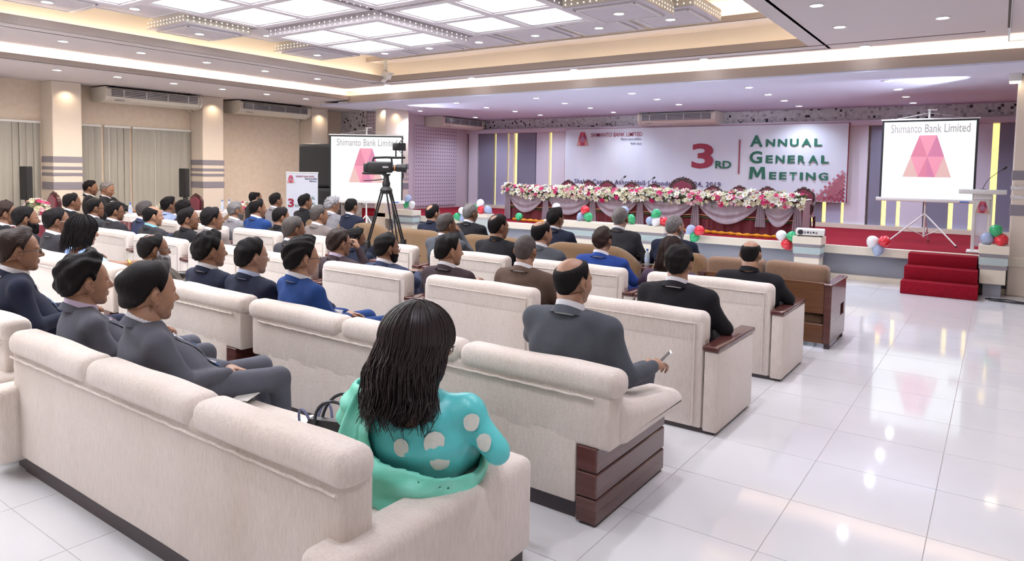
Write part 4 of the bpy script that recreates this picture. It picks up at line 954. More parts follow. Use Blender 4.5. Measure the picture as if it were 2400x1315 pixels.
throne('maroon carved chair seen edge-on beside the first striped column', -15.0, 1.80, y=5.75, group='maroon chairs by the side tables').location.z = 0
throne('maroon carved chair behind the table by the second striped column', -14.9, 1.72, y=8.6, group='maroon chairs by the side tables').location.z = 0

# ================================================================== PEOPLE
def smin(a, b, k):
    h = np.clip(.5+.5*(b-a)/k, 0, 1); return b*(1-h)+a*h-k*h*(1-h)
def smax(a, b, k): return -smin(-a, -b, k)
def s_ell(P, c, r):
    p = (P-np.asarray(c)); r = np.asarray(r, float); k0 = np.linalg.norm(p/r, axis=-1); k1 = np.linalg.norm(p/(r*r), axis=-1)
    return k0*(k0-1)/np.maximum(k1, 1e-6)
def s_cap(P, a, b, ra, rb, sq=None):
    a = np.asarray(a, float); b = np.asarray(b, float); ab = b-a; t = np.clip(((P-a)@ab)/(ab@ab), 0, 1)
    d = P-(a+t[..., None]*ab)
    if sq is not None: d = d*np.asarray(sq)
    return np.linalg.norm(d, axis=-1)-(ra+(rb-ra)*t)
def s_chain(P, pts, rs, k=.02, sq=None):
    d = None
    for i in range(len(pts)-1):
        e = s_cap(P, pts[i], pts[i+1], rs[i], rs[i+1], sq); d = e if d is None else smin(d, e, k)
    return d
def surf(f, lo, hi, h):
    """surface nets: closed smooth mesh of f < 0"""
    lo = np.asarray(lo, float); hi = np.asarray(hi, float); n = np.ceil((hi-lo)/h).astype(int)+1
    ax = [lo[i]+h*np.arange(n[i]) for i in range(3)]; G = np.stack(np.meshgrid(*ax, indexing='ij'), -1)
    D = f(G.reshape(-1, 3)).reshape(n); D[0], D[-1], D[:, 0], D[:, -1], D[:, :, 0], D[:, :, -1] = [np.maximum(x, 1e-3) for x in (D[0], D[-1], D[:, 0], D[:, -1], D[:, :, 0], D[:, :, -1])]
    I = D < 0; cs = tuple(n-1); acc = np.zeros(cs+(3,)); cnt = np.zeros(cs)
    for a in range(3):
        s0 = [slice(None)]*3; s1 = [slice(None)]*3; s0[a] = slice(0, -1); s1[a] = slice(1, None); s0, s1 = tuple(s0), tuple(s1)
        cr = I[s0] != I[s1]; t = np.where(cr, D[s0]/np.where(cr, D[s0]-D[s1], 1), 0)
        pos = G[s0].copy(); pos[..., a] += t*h; pos *= cr[..., None]
        o = [i for i in range(3) if i != a]
        for u in (0, 1):
            for v in (0, 1):
                sl = [slice(None)]*3; sl[o[0]] = slice(u, n[o[0]]-1+u); sl[o[1]] = slice(v, n[o[1]]-1+v); sl = tuple(sl)
                acc += pos[sl]; cnt += cr[sl]
    act = cnt > 0; V = acc[act]/cnt[act][:, None]; idx = -np.ones(cs, int); idx[act] = np.arange(act.sum()); F = []
    for a in range(3):
        o = [(a+1) % 3, (a+2) % 3]; s0 = [slice(1, -1)]*3; s1 = [slice(1, -1)]*3; s0[a] = slice(0, n[a]-1); s1[a] = slice(1, n[a])
        A, B = I[tuple(s0)], I[tuple(s1)]; w = np.argwhere(A != B)
        if not len(w): continue
        flip = B[tuple(w.T)]; c = w.copy(); c[:, o[0]] += 1; c[:, o[1]] += 1
        q = []
        for du, dv in ((-1, -1), (0, -1), (0, 0), (-1, 0)):
            k = c.copy(); k[:, o[0]] += du; k[:, o[1]] += dv; q.append(idx[tuple(k.T)])
        q = np.stack(q, 1); q[flip] = q[flip][:, ::-1]; F.append(q)
    return V, (np.concatenate(F) if F else np.zeros((0, 4), int))
def relax(V, F, it=2, lam=.5):
    E = np.concatenate([F[:, [0, 1]], F[:, [1, 2]], F[:, [2, 3]], F[:, [3, 0]]])
    for _ in range(it):
        S_ = np.zeros_like(V); c = np.zeros(len(V)); np.add.at(S_, E[:, 0], V[E[:, 1]]); np.add.at(c, E[:, 0], 1); np.add.at(S_, E[:, 1], V[E[:, 0]]); np.add.at(c, E[:, 1], 1)
        V = V+lam*(S_/c[:, None]-V)
    return V

# --- head as a radial sampling of one smooth field
def head_field(P, ears=True, fat=0., nose=1.):
    ax = np.abs(P[:, 0]); Q = P.copy(); Q[:, 0] = ax
    d = s_ell(P, (0, -.012, .034), (.074, .096, .081))
    d = smin(d, s_ell(P, (0, -.045, -.015), (.055, .05, .06)), .03)
    d = smin(d, s_ell(P, (0, .028, -.018), (.061+fat, .060, .074)), .03)
    d = smin(d, s_ell(P, (0, .024, -.064), (.049+fat*1.6, .054, .046)), .025)
    d = smin(d, s_ell(Q, (.034, .050, -.026), (.026+fat, .026, .024)), .02)
    d = smin(d, s_ell(P, (0, .066, -.094-fat*.3), (.021, .018, .018)), .02)
    d = smin(d, s_cap(Q, (.008, .079, .016), (.042, .070, .017), .011, .009), .012)
    d = smax(d, -s_ell(Q, (.031, .100, -.001), (.019, .020, .012)), .012)
    d = smin(d, s_cap(P, (0, .080, .012), (0, .080+.026*nose, -.026), .008, .0115), .010)
    d = smin(d, s_ell(Q, (.012, .090, -.031), (.008, .010, .008)), .006)
    d = smin(d, s_ell(P, (0, .083, -.055), (.024, .011, .0055)), .006)
    d = smin(d, s_ell(P, (0, .081, -.066), (.020, .011, .0065)), .006)
    if ears:
        e = smin(s_ell(Q, (.082, -.018, .0), (.012, .019, .025)), s_ell(Q, (.078, -.008, -.026), (.010, .012, .016)), .008); e = smax(e, -s_ell(Q, (.096, -.010, -.002), (.015, .011, .017)), .003)
        d = smin(d, e, .004)
    return d
def sph(nt, npz):
    th = np.linspace(0, PI, nt+1)[1:-1]; ph = np.arange(npz)*2*PI/npz
    T, Pq = np.meshgrid(th, ph, indexing='ij'); D = np.stack([np.sin(T)*np.sin(Pq), np.sin(T)*np.cos(Pq), np.cos(T)], -1).reshape(-1, 3)
    D = np.concatenate([[[0, 0, 1]], D, [[0, 0, -1]]]); F3 = []; F4 = []; n = npz; m = nt-1
    for j in range(n):
        F3.append((0, 1+j, 1+(j+1) % n)); b = 1+(m-1)*n; F3.append((len(D)-1, b+(j+1) % n, b+j))
        for i in range(m-1): a = 1+i*n+j; c = 1+i*n+(j+1) % n; F4.append((a, a+n, c+n, c))
    return D, F3+F4
SPH = {}
def radial(D, f):
    rs = np.linspace(.19, .03, 33); R = np.full(len(D), .05); done = np.zeros(len(D), bool); prev = rs[0]
    for r in rs[1:]:
        v = f(D*r); hit = (v < 0) & ~done; R[hit] = r; done |= hit
    lo = R.copy(); hi = R+.005
    for _ in range(7):
        mid = (lo+hi)/2; v = f(D*mid[:, None]) < 0; lo = np.where(v, mid, lo); hi = np.where(v, hi, mid)
    return lo
def head_data(lod, fat, nose):
    key = (lod, fat, nose)
    if key not in SPH:
        nt, npz = {0: (96, 144), 1: (56, 80), 2: (36, 52)}[lod]; D, F = sph(nt, npz)
        SPH[key] = (D, F, radial(D, lambda P: head_field(P, True, fat, nose)), radial(D, lambda P: head_field(P, False, fat, nose)))
    return SPH[key]
AZ = np.array([0, 18, 35, 50, 62, 72, 80, 86, 92, 100, 108, 116, 130, 150, 180.])
LINES = {'full': [50, 49, 46, 40, 32, 21, 6, -8, 6, 12, 8, -8, -30, -40, -43], 'high': [62, 60, 52, 42, 32, 20, 4, -6, 6, 12, 8, -8, -30, -40, -43],
         'low': [44, 43, 41, 37, 30, 19, 2, -12, 5, 12, 8, -8, -32, -42, -45], 'long': [42, 40, 34, 18, -5, -25, -45, -60, -60, -60, -60, -60, -60, -60, -60]}
def hair_mesh(lod, fat, nose, style, th, bald, lump, seed, mats, name='hair'):
    D, F, RE, RH = head_data(lod, fat, nose); P = D*RH[:, None]
    Q = P-np.array([0, 0, .018]); az = np.degrees(np.arctan2(np.abs(Q[:, 0]), Q[:, 1])); el = np.degrees(np.arctan2(Q[:, 2], np.hypot(Q[:, 0], Q[:, 1])))
    m = np.clip((el-np.interp(az, AZ, LINES[style]))/9, 0, 1)
    if bald:   # (front, back) elevation limits of the bare crown along azimuth, softness
        c = np.asarray(bald[0], float); w = np.array([.78 if len(bald) < 3 else bald[2], 1, 1]); dist = np.linalg.norm((P-c)/w, axis=1)
        m = m*np.clip((dist-bald[1])/.016, 0, 1)
    rg = np.random.default_rng(seed); n = np.zeros(len(P))
    for _ in range(6): k = rg.normal(size=3)*55*lump; n += np.sin(P@k+rg.uniform(0, 6))
    top = np.clip((el-20)/50, 0, 1)*np.clip((110-az)/60, 0, 1)
    t = th*(1+.55*top)*(1+.11*n*np.sign(lump))
    R = np.where(m > .02, RH+t*m**.9+.001, RH-.006)
    # drop the faces that stay under the skin
    keep = [f for f in F if any(m[i] > .02 for i in f)]
    return mesh_np(name, D*R[:, None], keep, mats)
def beard_mesh(lod, fat, nose, kind, mats, seed=0):
    D, F, RE, RH = head_data(lod, fat, nose); P = D*RH[:, None]; x, y, z = P.T
    az = np.degrees(np.arctan2(np.abs(x), y)); top = np.interp(az, [0, 20, 35, 55, 75, 88, 95], [-.040, -.040, -.046, -.040, -.030, -.005, .0])
    m = np.clip((top-z)/.006, 0, 1)*np.clip((96-az)/6, 0, 1)*np.clip((y+.03)/.02, 0, 1)
    m *= 1-((np.abs(x) < .024) & (z > -.072) & (z < -.050) & (y > .06))
    if kind == 'goatee': m *= np.clip((40-az)/10, 0, 1)
    if kind == 'moustache': m = np.clip((30-az)/6, 0, 1)*np.clip((-.040-z)/.004, 0, 1)*np.clip((z+.053)/.004, 0, 1)
    rg = np.random.default_rng(seed+5); n = np.zeros(len(P))
    for _ in range(5): n += np.sin(P@(rg.normal(size=3)*110)+rg.uniform(0, 6))
    th = {'short': .006, 'full': .016, 'long': .022, 'goatee': .010, 'moustache': .006}[kind]
    R = np.where(m > .02, RE+th*np.sqrt(m)*(1+.1*n)+.001, RE-.006); V = D*R[:, None]
    if kind in ('long', 'full'):
        k = .075 if kind == 'long' else .02; dn = np.clip((-.07-V[:, 2])/.04, 0, 1)*(m > .02); V[:, 2] -= k*dn; V[:, 1] += .2*k*dn
    return mesh_np('beard', V, [f for f in F if any(m[i] > .02 for i in f)], mats)

def hand_field(P, curl=.9):
    d = s_ell(P, (0, .045, 0), (.040, .050, .014)); d = smin(d, s_cap(P, (0, -.02, 0), (0, .02, 0), .026, .027, (1, 1, 1.35)), .02)
    for x, L, a0 in ((-.030, .060, .05), (-.011, .072, .0), (.010, .075, -.02), (.030, .066, -.06)):
        p = np.array([x, .085, 0.]); ang = -curl*.35; pts = [p]; r = [.0095]
        for k in range(3):
            s = L*(.42, .33, .25)[k]; p = p+np.array([math.sin(a0)*s*-1, math.cos(ang)*s, math.sin(ang)*s]); pts.append(p); r.append(.0095-.0012*(k+1)); ang -= curl*.5
        d = smin(d, s_chain(P, pts, r, .003), .006)
    d = smin(d, s_chain(P, [(.030, .015, -.004), (.052, .045, -.012), (.056, .072, -.020), (.050, .095, -.026)], [.014, .012, .0105, .0085], .004), .010)
    return d
HV = {}
def hand_data(curl, h=.0052):
    if (curl, h) not in HV: V, F = surf(lambda P: hand_field(P, curl), (-.06, -.05, -.09), (.08, .19, .035), h); HV[(curl, h)] = (V, F)
    return HV[(curl, h)]
SKINS = [(.40, .215, .135), (.30, .15, .088), (.23, .108, .06), (.48, .28, .19), (.16, .075, .042)]
def skin(i, red=0): return mat('skin_%d' % i, SKINS[i], .48, var=tuple(c*.86 for c in SKINS[i]), vscale=30, sss=.1)
M_hairb = mat('black_hair', (.006, .0045, .0055), .6, spec=.18, bump=.8, bscale=150, stretch=(1.6, 1.6, .22)); M_hairbr = mat('dark_brown_hair', (.022, .009, .006), .5, spec=.3, bump=.8, bscale=150, stretch=(1.6, 1.6, .22))
M_hairg = mat('grey_hair', (.34, .33, .35), .5, var=(.16, .15, .16), vscale=60, bump=.5, bscale=260); M_hairs = mat('stubble_hair', (.045, .038, .038), .7, var=(.07, .055, .05), vscale=40); M_hairgs = mat('salt_pepper_hair', (.10, .09, .09), .6, var=(.20, .19, .19), vscale=50)
HAIRS = {'b': M_hairb, 'br': M_hairbr, 'g': M_hairg, 's': M_hairs, 'gs': M_hairgs}
M_eye = mat('eye_white', (.75, .72, .70), .2); M_iris = mat('iris_dark', (.02, .01, .008), .1); M_lip = [mat('lips_%d' % i, tuple(c*k for c, k in zip(s, (.80, .58, .58))), .45) for i, s in enumerate(SKINS)]
M_shirt = mat('white_shirt', (.78, .78, .82), .7); M_glassf = mat('spectacle_frame', (.02, .02, .022), .25)
M_shoe = mat('black_leather', (.015, .013, .013), .25)
def cloth(nm, c, k=1.35): return mat('suit_'+nm, c, .85, var=tuple(x*k for x in c), vscale=5, vdet=5, bump=.35, bscale=9, sheen=.03, spec=.22)
SUITS = {'black': (.012, .012, .015), 'navy': (.013, .017, .036), 'charcoal': (.030, .030, .036), 'grey': (.095, .10, .125), 'slate': (.075, .083, .10), 'blue': (.014, .045, .17), 'royal': (.018, .05, .23), 'brown': (.095, .062, .048),
         'plum': (.045, .030, .036), 'tan': (.16, .135, .13), 'slateblue': (.030, .040, .085), 'olive': (.065, .052, .042), 'lightblue': (.36, .45, .68), 'silver': (.22, .21, .23), 'midgrey': (.055, .058, .065)}
def xf(V, M): return V@np.array(M.to_3x3()).T+np.array(M.translation)
def person(label, X, Y, Z, suit='black', shirt=None, hair=('full', .014, 'b'), bald=None, lod=2, sk=1, hy=0, hp=0, hr=0, by=0, fat=0., nose=1., beard=None, beardc='b', specs=0, tie=None,
           hands=None, elbows=None, legs=True, group='seated audience', w=1.15, lump=1., hs=1.27, lean=0., extra=None, pants=None, female=False, sleeve=None, knee=(0, 0, 0), kind='man', curl=.9, cat='person', noshirt=False):
    t = thing('person', label, cat, (X, Y, 0), math.radians(by), group)
    B = 1.15; SK = skin(sk)
    Rh = Matrix.Rotation(math.radians(hy), 4, 'Z') @ Matrix.Rotation(math.radians(hp), 4, 'X') @ Matrix.Rotation(math.radians(hr), 4, 'Y')
    HM = Matrix.Translation((0, 0, Z)) @ Rh @ Matrix.Scale(hs, 4)
    # skeleton in layout units, relative to the point under the head
    ns = np.array([0, -.045+lean*.0, Z-.245]); sh = Z-.238; hipz = .53; hipy = .19+lean
    shx = .205*w; chest = np.array([0, -.03+lean*.2, sh-.13]); belly = np.array([0, .09+lean*.6, max(.62, sh-.33)]); hip = np.array([0, hipy, hipz])
    el = elbows or [(-.30*w, .06, max(.66, sh-.30)), (.30*w, .06, max(.66, sh-.30))]
    hd = hands or [(-.07, .40, .70), (.07, .38, .70)]
    def jacket(P, off=0.):
        Q = P.copy(); Q[:, 0] = np.abs(Q[:, 0])
        d = s_ell(P, chest, (.235*w, .135+fat, .24)); d = smin(d, s_ell(P, belly, (.20*w+fat, .145+fat*2, .20)), .08)
        d = smin(d, s_ell(P, hip, (.20*w, .17, .13)), .08)
        d = smin(d, s_cap(Q, (.02, ns[1]+.005, Z-.186), (shx+.01, -.02, sh+.008), .060, .068), .04)
        if not noarm:
            for a, b, s in ((el[0], hd[0], -1), (el[1], hd[1], 1)):
                a = np.array(a); b = np.array(b); wr = a+(b-a)*.92
                d = smin(d, s_cap(P, (s*shx*1.01, -.015, sh-.02), a, .064, .056), .045); d = smin(d, s_cap(P, a, wr, .055, .040), .02)
        hem = hipz-.02
        return d-off
    noarm = False
    h = {0: .0135, 1: .021, 2: .032}[lod]
    allp = np.array([chest, hip, *el, *hd]); lo = np.minimum(allp.min(0)-.10, [-.34*w, -.24, .38]); hi = np.maximum(allp.max(0)+.10, [.34*w, .45, Z-.15])
    if sleeve == 'short':
        def torso(P):
            Q = P.copy(); Q[:, 0] = np.abs(Q[:, 0]); d = s_ell(P, chest, (.215*w, .14+fat, .22)); d = smin(d, s_ell(P, belly, (.20*w+fat, .15+fat*2, .20)), .08); d = smin(d, s_ell(P, hip, (.21*w, .18, .13)), .08)
            d = smin(d, s_cap(Q, (.06, ns[1]+.01, Z-.25), (shx, -.02, sh), .045, .062), .05)
            for a, s in ((el[0], -1), (el[1], 1)): d = smin(d, s_cap(P, (s*shx*1.0, -.015, sh-.02), a, .064, .058), .05)
            return smax(d, -s_ell(P, (0, -.08, Z-.22), (.10, .13, .09)), .01)
        fld = torso
    else: fld = jacket
    V, F = surf(fld, lo, hi, h); V = relax(V, F, 1)
    if lod < 2:   # soft folds
        rg = np.random.default_rng(int(abs(X*100))); q = np.zeros(len(V))
        for _ in range(4): q += np.sin(V@(rg.normal(size=3)*np.array([14, 14, 26]))+rg.uniform(0, 6))
        N = V-np.array([0, .02, 0]); N[:, 2] = 0; N /= np.maximum(np.linalg.norm(N, axis=1), .05)[:, None]; V = V+N*(q*.0028)[:, None]
    jm = suit if not isinstance(suit, str) else cloth(suit, SUITS[suit])
    link('blouse' if female else ('jacket' if not noshirt else 'shirt'), mesh_np('jacket', V, F, jm), t)
    # collars
    nb = Vector((0, ns[1]+.012, Z-.150))
    def collar(rx, ry, zb, zf, hgt, flare, a0, nseg=28, thick=.006, drop=.012):
        inner, outer = [], []
        rows = []
        for k in range(nseg+1):
            a = a0+(2*PI-2*a0)*k/nseg; c, s = math.sin(a), math.cos(a); zz = zf+(zb-zf)*(1-s)/2 ; back = (1-s)/2
            top = nb+Vector((c*rx, s*ry, zz+hgt*(.45+.55*back))); bot = nb+Vector((c*(rx+flare), s*(ry+flare), zz-drop))
            rows.append([top-Vector((c*thick, s*thick, 0)), top, bot, bot-Vector((c*thick*2, s*thick*2, .004))])
        return rows
    if not noshirt and not female:
        MB().loft(collar(.068*B, .074*B, .034, -.012, .034, .014, .20, drop=.045)).build('shirt_collar', shirt or M_shirt, t, 50)
        MB().loft(collar(.078*B, .084*B, .014, -.06, .026, .026, .42)).build('jacket_collar', jm, t, 50)
    elif not female: MB().loft(collar(.070*B, .076*B, .025, -.012, .03, .012, .15)).build('collar', jm, t, 50)
    if lod < 2 and not noshirt and not female:
        # shirt front, tie and lapels laid on the chest surface
        def fy(x, z):
            ys = np.linspace(.35, -.1, 60); v = jacket(np.stack([np.full(60, x), ys, np.full(60, z)], 1)); i = np.argmax(v < 0); return ys[i] if v.min() < 0 else -.02
        def patch(wt, wb, z1, z0, off, nx=4, nz=8, cx=lambda v: 0):
            return lambda u, v: (lambda z, x: (x, fy(x, z)+off, z))(z1+(z0-z1)*v, cx(v)+(u-.5)*2*(wt+(wb-wt)*v))
        MB().grid(patch(.075, .008, Z-.235, Z-.50, .006), 6, 10).build('shirt_front', shirt or M_shirt, t, 180)
        if tie is not None: MB().grid(patch(.020, .030, Z-.235, Z-.52, .014), 3, 10).build('tie', tie, t, 180)
        for s in (-1, 1):
            MB().grid(patch(.022, .010, Z-.24, Z-.50, .012, cx=lambda v, s=s: s*(.090-.078*v)), 3, 10).build('lapel', jm, t, 180)
    # trousers and shoes
    if legs:
        kn = [(-.15+knee[0], .66+knee[1], .53+knee[2]), (.15+knee[0], .66+knee[1], .53+knee[2])]; ft = [(-.15+knee[0], .70+knee[1], .07), (.15+knee[0], .70+knee[1], .07)]
        def tro(P):
            d = s_ell(P, hip+np.array([0, 0, .0]), (.185*w, .17, .115))
            for k, f_, s in ((kn[0], ft[0], -1), (kn[1], ft[1], 1)): d = smin(d, s_cap(P, (s*.09, hipy+.02, hipz-.01), k, .092, .070), .03); d = smin(d, s_cap(P, k, f_, .066, .048), .02)
            return d
        V, F = surf(tro, (-.34+min(0, knee[0]), -.02, .02), (.34, .82, .70), {0: .018, 1: .028, 2: .04}[lod])
        link('trousers', mesh_np('trousers', relax(V, F, 1), F, pants or jm), t)
        if lod < 2:
            for s in (-1, 1): MB().ellipsoid((s*.15+knee[0], .77+knee[1], .045), (.05, .14, .045), 12, 8).build('shoe', M_shoe, t)
    # body: head, neck, chest core, hands in one mesh
    D, FH, RE, RH = head_data(lod, 0. if fat < .015 else .006, nose); Vs = [xf(D*RE[:, None], HM)]; Fs = [list(f) for f in FH]; mi = []
    hp_ = D*RE[:, None]
    for f in FH:
        c = hp_[list(f)].mean(0); mi.append(1 if (abs(c[0]) < .022 and -.073 < c[2] < -.050 and c[1] > .076) else 0)
    nf = len(D)
    if lod < 2:   # rim of each ear
        for s in (-1, 1):
            q = MB(); n_ = 14; q.tube([HM @ Vector((s*(.0900-.003*math.cos(a)), -.0175+.0165*math.sin(a), .0+.0235*math.cos(a))) for a in np.linspace(-PI*.95, PI*.28, n_)], [.0032*hs*(.6+.4*math.sin(PI*i/(n_-1))) for i in range(n_)], 6)
            q.tube([HM @ Vector((s*.0885, -.004, -.004)), HM @ Vector((s*.0905, -.004, -.010)), HM @ Vector((s*.086, -.006, -.018))], [.002*hs, .004*hs, .003*hs], 6)
            Vs.append(np.array([tuple(p) for p in q.v], float)); Fs += [[i+nf for i in f] for f in q.f]; mi += [0]*len(q.f); nf += len(q.v)
    jaw = HM @ Vector((0, -.030, -.045)); base = Vector((0, ns[1]+.045, Z-.30)); nk = MB(); npts = [jaw, jaw.lerp(base, .5), base, Vector((0, chest[1], chest[2]-.05))]
    nk.tube(npts, [.064*B*(1+fat*3), .064*B*(1+fat*5), .058*B, .07], {0: 24, 1: 16, 2: 12}[lod])
    Vs.append(np.array(nk.v, float).reshape(-1, 3)); Fs += [[i+nf for i in f] for f in nk.f]; mi += [0]*len(nk.f); nf += len(nk.v)
    if female:
        q = MB(); q.ellipsoid(tuple(chest+np.array([0, .0, .02])), (.18*w, .118, .20), 16, 12); Vs.append(np.array([tuple(p) for p in q.v], float)); Fs += [[i+nf for i in f] for f in q.f]; mi += [0]*len(q.f); nf += len(q.v)
    if sleeve == 'short':
        for s, a, b in ((-1, el[0], hd[0]), (1, el[1], hd[1])):
            q = MB(); a = Vector(a); b = Vector(b); q.tube([a.lerp(Vector((s*shx, 0, sh)), .3), a, a.lerp(b, .5), b], [.045, .048, .040, .030], 12)
            Vs.append(np.array(q.v, float)); Fs += [[i+nf for i in f] for f in q.f]; mi += [0]*len(q.f); nf += len(q.v)
    for s, a, b in ((-1, el[0], hd[0]), (1, el[1], hd[1])):   # arms inside the sleeves join the hands to the trunk
        q = MB(); a = Vector(a); b = Vector(b); q.tube([(0, chest[1], chest[2]), (s*shx, -.02, sh), a, a.lerp(b, .6), b], [.05, .045, .035, .03, .028], 8)
        Vs.append(np.array([tuple(p) for p in q.v], float)); Fs += [[i+nf for i in f] for f in q.f]; mi += [0]*len(q.f); nf += len(q.v)
    HVv, HF = hand_data(curl, .0052 if lod == 0 else .009)
    for s, a, b in ((-1, el[0], hd[0]), (1, el[1], hd[1])):
        a = Vector(a); b = Vector(b); d = (b-a).normalized(); x = d.cross(Vector((0, 0, 1))).normalized(); z = x.cross(d); hsx = 1.15
        roll = Matrix.Rotation(s*.35, 4, 'Y')
        M = Matrix.Translation(b-d*.015) @ Matrix(((x.x, d.x, z.x, 0), (x.y, d.y, z.y, 0), (x.z, d.z, z.z, 0), (0, 0, 0, 1))) @ roll @ Matrix.Diagonal((-s*hsx, hsx, hsx, 1))
        Vs.append(xf(HVv, M)); q = [list(f) if s < 0 else list(f)[::-1] for f in HF]; Fs += [[i+nf for i in f] for f in q]; mi += [0]*len(q); nf += len(HVv)
    link('body', mesh_np('body', np.concatenate(Vs), Fs, [SK, M_lip[sk]], mi), t)
    # eyes, brows, hair, beard, spectacles ride on the head
    hk = lambda nm, me: setattr(link(nm, me, t), 'matrix_local', HM)
    if lod < 2 or abs(hy) > 25:
        for s in (-1, 1):
            MB().ellipsoid((s*.0300, .0722, -.001), (.0125, .0105, .0080), 12, 8).ellipsoid((s*.0305, .0775, -.001), (.0060, .0058, .0060), 10, 6, mi=1).build('eye', [M_eye, M_iris], t).matrix_local = HM
            MB().tube([(s*.010, .0850, .0165), (s*.024, .0845, .0220), (s*.038, .0760, .0225), (s*.050, .0640, .0165)], [.0026, .0040, .0036, .0014], 6).build('eyebrow', HAIRS['b'], t).matrix_local = HM
    ft_ = 0. if fat < .015 else .006
    if hair: hk('hair', hair_mesh(lod, ft_, nose, hair[0], hair[1], bald, lump, int(abs(X*37+Y*11)), HAIRS[hair[2]]))
    if beard: hk('beard', beard_mesh(lod, ft_, nose, beard, HAIRS[beardc]))
    if specs:
        sm = M_glassf if specs == 1 else mat('silver_wire', (.5, .5, .5), .25, metal=.8)
        g = MB(); r = .0017 if specs == 1 else .0010
        for s in (-1, 1):
            g.tube([(s*(.032+.021*math.cos(a)), .101-.010*abs(math.cos(a)*s+.2), -.003+.016*math.sin(a)) for a in np.linspace(0, 2*PI, 17)], r, 5)
            g.tube([(s*.053, .094, .003), (s*.070, .070, .004), (s*.081, .0, .006), (s*.081, -.016, .0), (s*.078, -.03, -.018)], r*1.1, 5)
        g.tube([(-.011, .100, .002), (0, .104, .005), (.011, .100, .002)], r, 5)
        g.build('spectacles', sm, t).matrix_local = HM
    if extra: extra(t, HM, Z, fld)
    return t

# --- who sits where (x, y of the head, z of the head centre)
TIEB = mat('blue_tie', (.01, .06, .20), .4, var=(.02, .12, .30), vscale=40); TIER = mat('red_dotted_tie', (.50, .06, .08), .5, var=(.75, .5, .5), vscale=90, vdet=0); TIET = mat('teal_tie', (.03, .20, .26), .4)
SH_L = mat('lavender_shirt', (.66, .56, .74), .7); SH_T = mat('turquoise_shirt', (.25, .55, .62), .7); SH_B = mat('pale_blue_shirt', (.50, .58, .80), .7)
P = person
P('man in a charcoal grey suit with neat black hair, hands clasped, in the nearest sofa', -3.80, 1.93, 1.09, 'grey', hair=('full', .020, 'b'), lod=0, sk=0, hy=12, hp=-4, by=-15, tie=TIEB, hands=[(.02, .42, .60), (.08, .39, .59)], elbows=[(-.29, .10, .66), (.30, .10, .64)], fat=.008, hs=1.36, curl=.8, lean=.04)
P('man in a checked grey suit with a lavender shirt and red dotted tie', -4.62, 1.95, 1.06, 'grey', SH_L, hair=('full', .024, 'b'), lod=0, sk=0, hy=8, by=-12, tie=TIER, lump=1.5, hs=1.34)
P('man in navy with spectacles and a blue tie at the left edge of the photo', -5.74, 1.98, 1.16, 'navy', hair=('full', .016, 'br'), lod=0, sk=1, hy=5, by=-15, tie=TIEB, specs=1, hs=1.32)
P('bald-crowned man in a slate grey suit holding a phone on the sofa arm', -1.95, 3.38, 1.175, 'slate', hair=('full', .007, 'b'), bald=((0, -.040, .100), .074), lod=0, sk=0, hy=-14, elbows=[(-.30, .05, .82), (.34, .02, .68)], hands=[(-.07, .40, .70), (.37, .30, .69)], hs=1.17, curl=1.6)
P('young man in a bright blue suit with thick black hair and black spectacles', -4.33, 3.36, 1.10, 'blue', hair=('low', .024, 'b'), lod=0, sk=0, hy=0, by=-12, specs=1, lump=1.2, hands=[(.0, .40, .62), (.06, .36, .61)], hs=1.24)
P('pale man in navy with receding hair and rimless glasses', -5.00, 3.38, 1.05, 'navy', SH_B, hair=('high', .014, 'b'), lod=1, sk=3, hy=-6, specs=2)
P('man in navy with thick swept black hair, beside the pale man', -5.61, 3.38, 1.05, 'navy', hair=('full', .024, 'b'), lod=1, sk=0, hy=-8, lump=1.6)
P('man with a long grey beard and spectacles in an olive brown jacket', -6.57, 3.38, .985, 'olive', hair=('high', .012, 'b'), bald=((0, -.035, .105), .035), lod=1, sk=2, hy=-10, beard='long', beardc='g', specs=1)
P('dark-suited man with glasses raising his head, left of the woman in pale blue', -8.75, 3.40, 1.13, 'charcoal', hair=('high', .012, 'b'), lod=1, sk=2, hy=-8, specs=2)
P('man in black with a full black beard in the second row', -9.62, 3.40, 1.11, 'black', hair=('full', .016, 'b'), lod=1, sk=2, hy=-8, beard='full')
P('man with dark glasses cut by the left edge in the second row', -10.26, 3.40, 1.14, 'black', hair=('full', .018, 'br'), lod=1, sk=2, hy=-8, specs=1)
P('man in a black jacket with trim black hair, third row on the aisle', -1.95, 4.96, 1.12, 'black', hair=('low', .018, 'b'), lod=1, sk=0, hy=4, hs=1.14)
P('crop-haired man in a brown jacket seen from behind', -3.35, 4.96, 1.10, 'brown', hair=('low', .006, 's'), lod=1, sk=1, hy=10, hs=1.15, w=1.12)
P('man in a plum brown jacket looking right, beside the brown-jacketed man', -4.22, 4.96, 1.03, 'plum', hair=('full', .017, 'b'), lod=1, sk=0, hy=-22)
P('bearded man in navy with wire glasses below the tripod', -5.05, 4.96, .985, 'slateblue', hair=('full', .011, 'b'), lod=1, sk=1, hy=-14, beard='short', specs=2)
P('brown-suited man in glasses resting his chin on his hand', -5.77, 4.96, .985, 'plum', SH_L, hair=('full', .016, 'br'), lod=1, sk=0, hy=-6, specs=1, hands=[(-.07, .40, .70), (.06, .20, .93)], elbows=[(-.30, .05, .68), (.22, .20, .66)], curl=1.8)
P('dark-suited man with cropped hair behind the blue-suited man', -6.57, 4.98, 1.08, 'charcoal', hair=('high', .009, 's'), lod=1, sk=2, hy=-6)
P('man in a tan grey jacket with thick black hair in the third row', -8.41, 5.10, 1.09, 'tan', hair=('high', .018, 'b'), lod=1, sk=2, hy=-12)
P('man in black with glasses turning his head to the right', -8.99, 5.10, 1.06, 'black', hair=('high', .013, 'b'), lod=1, sk=2, hy=-30, specs=1, noshirt=True)
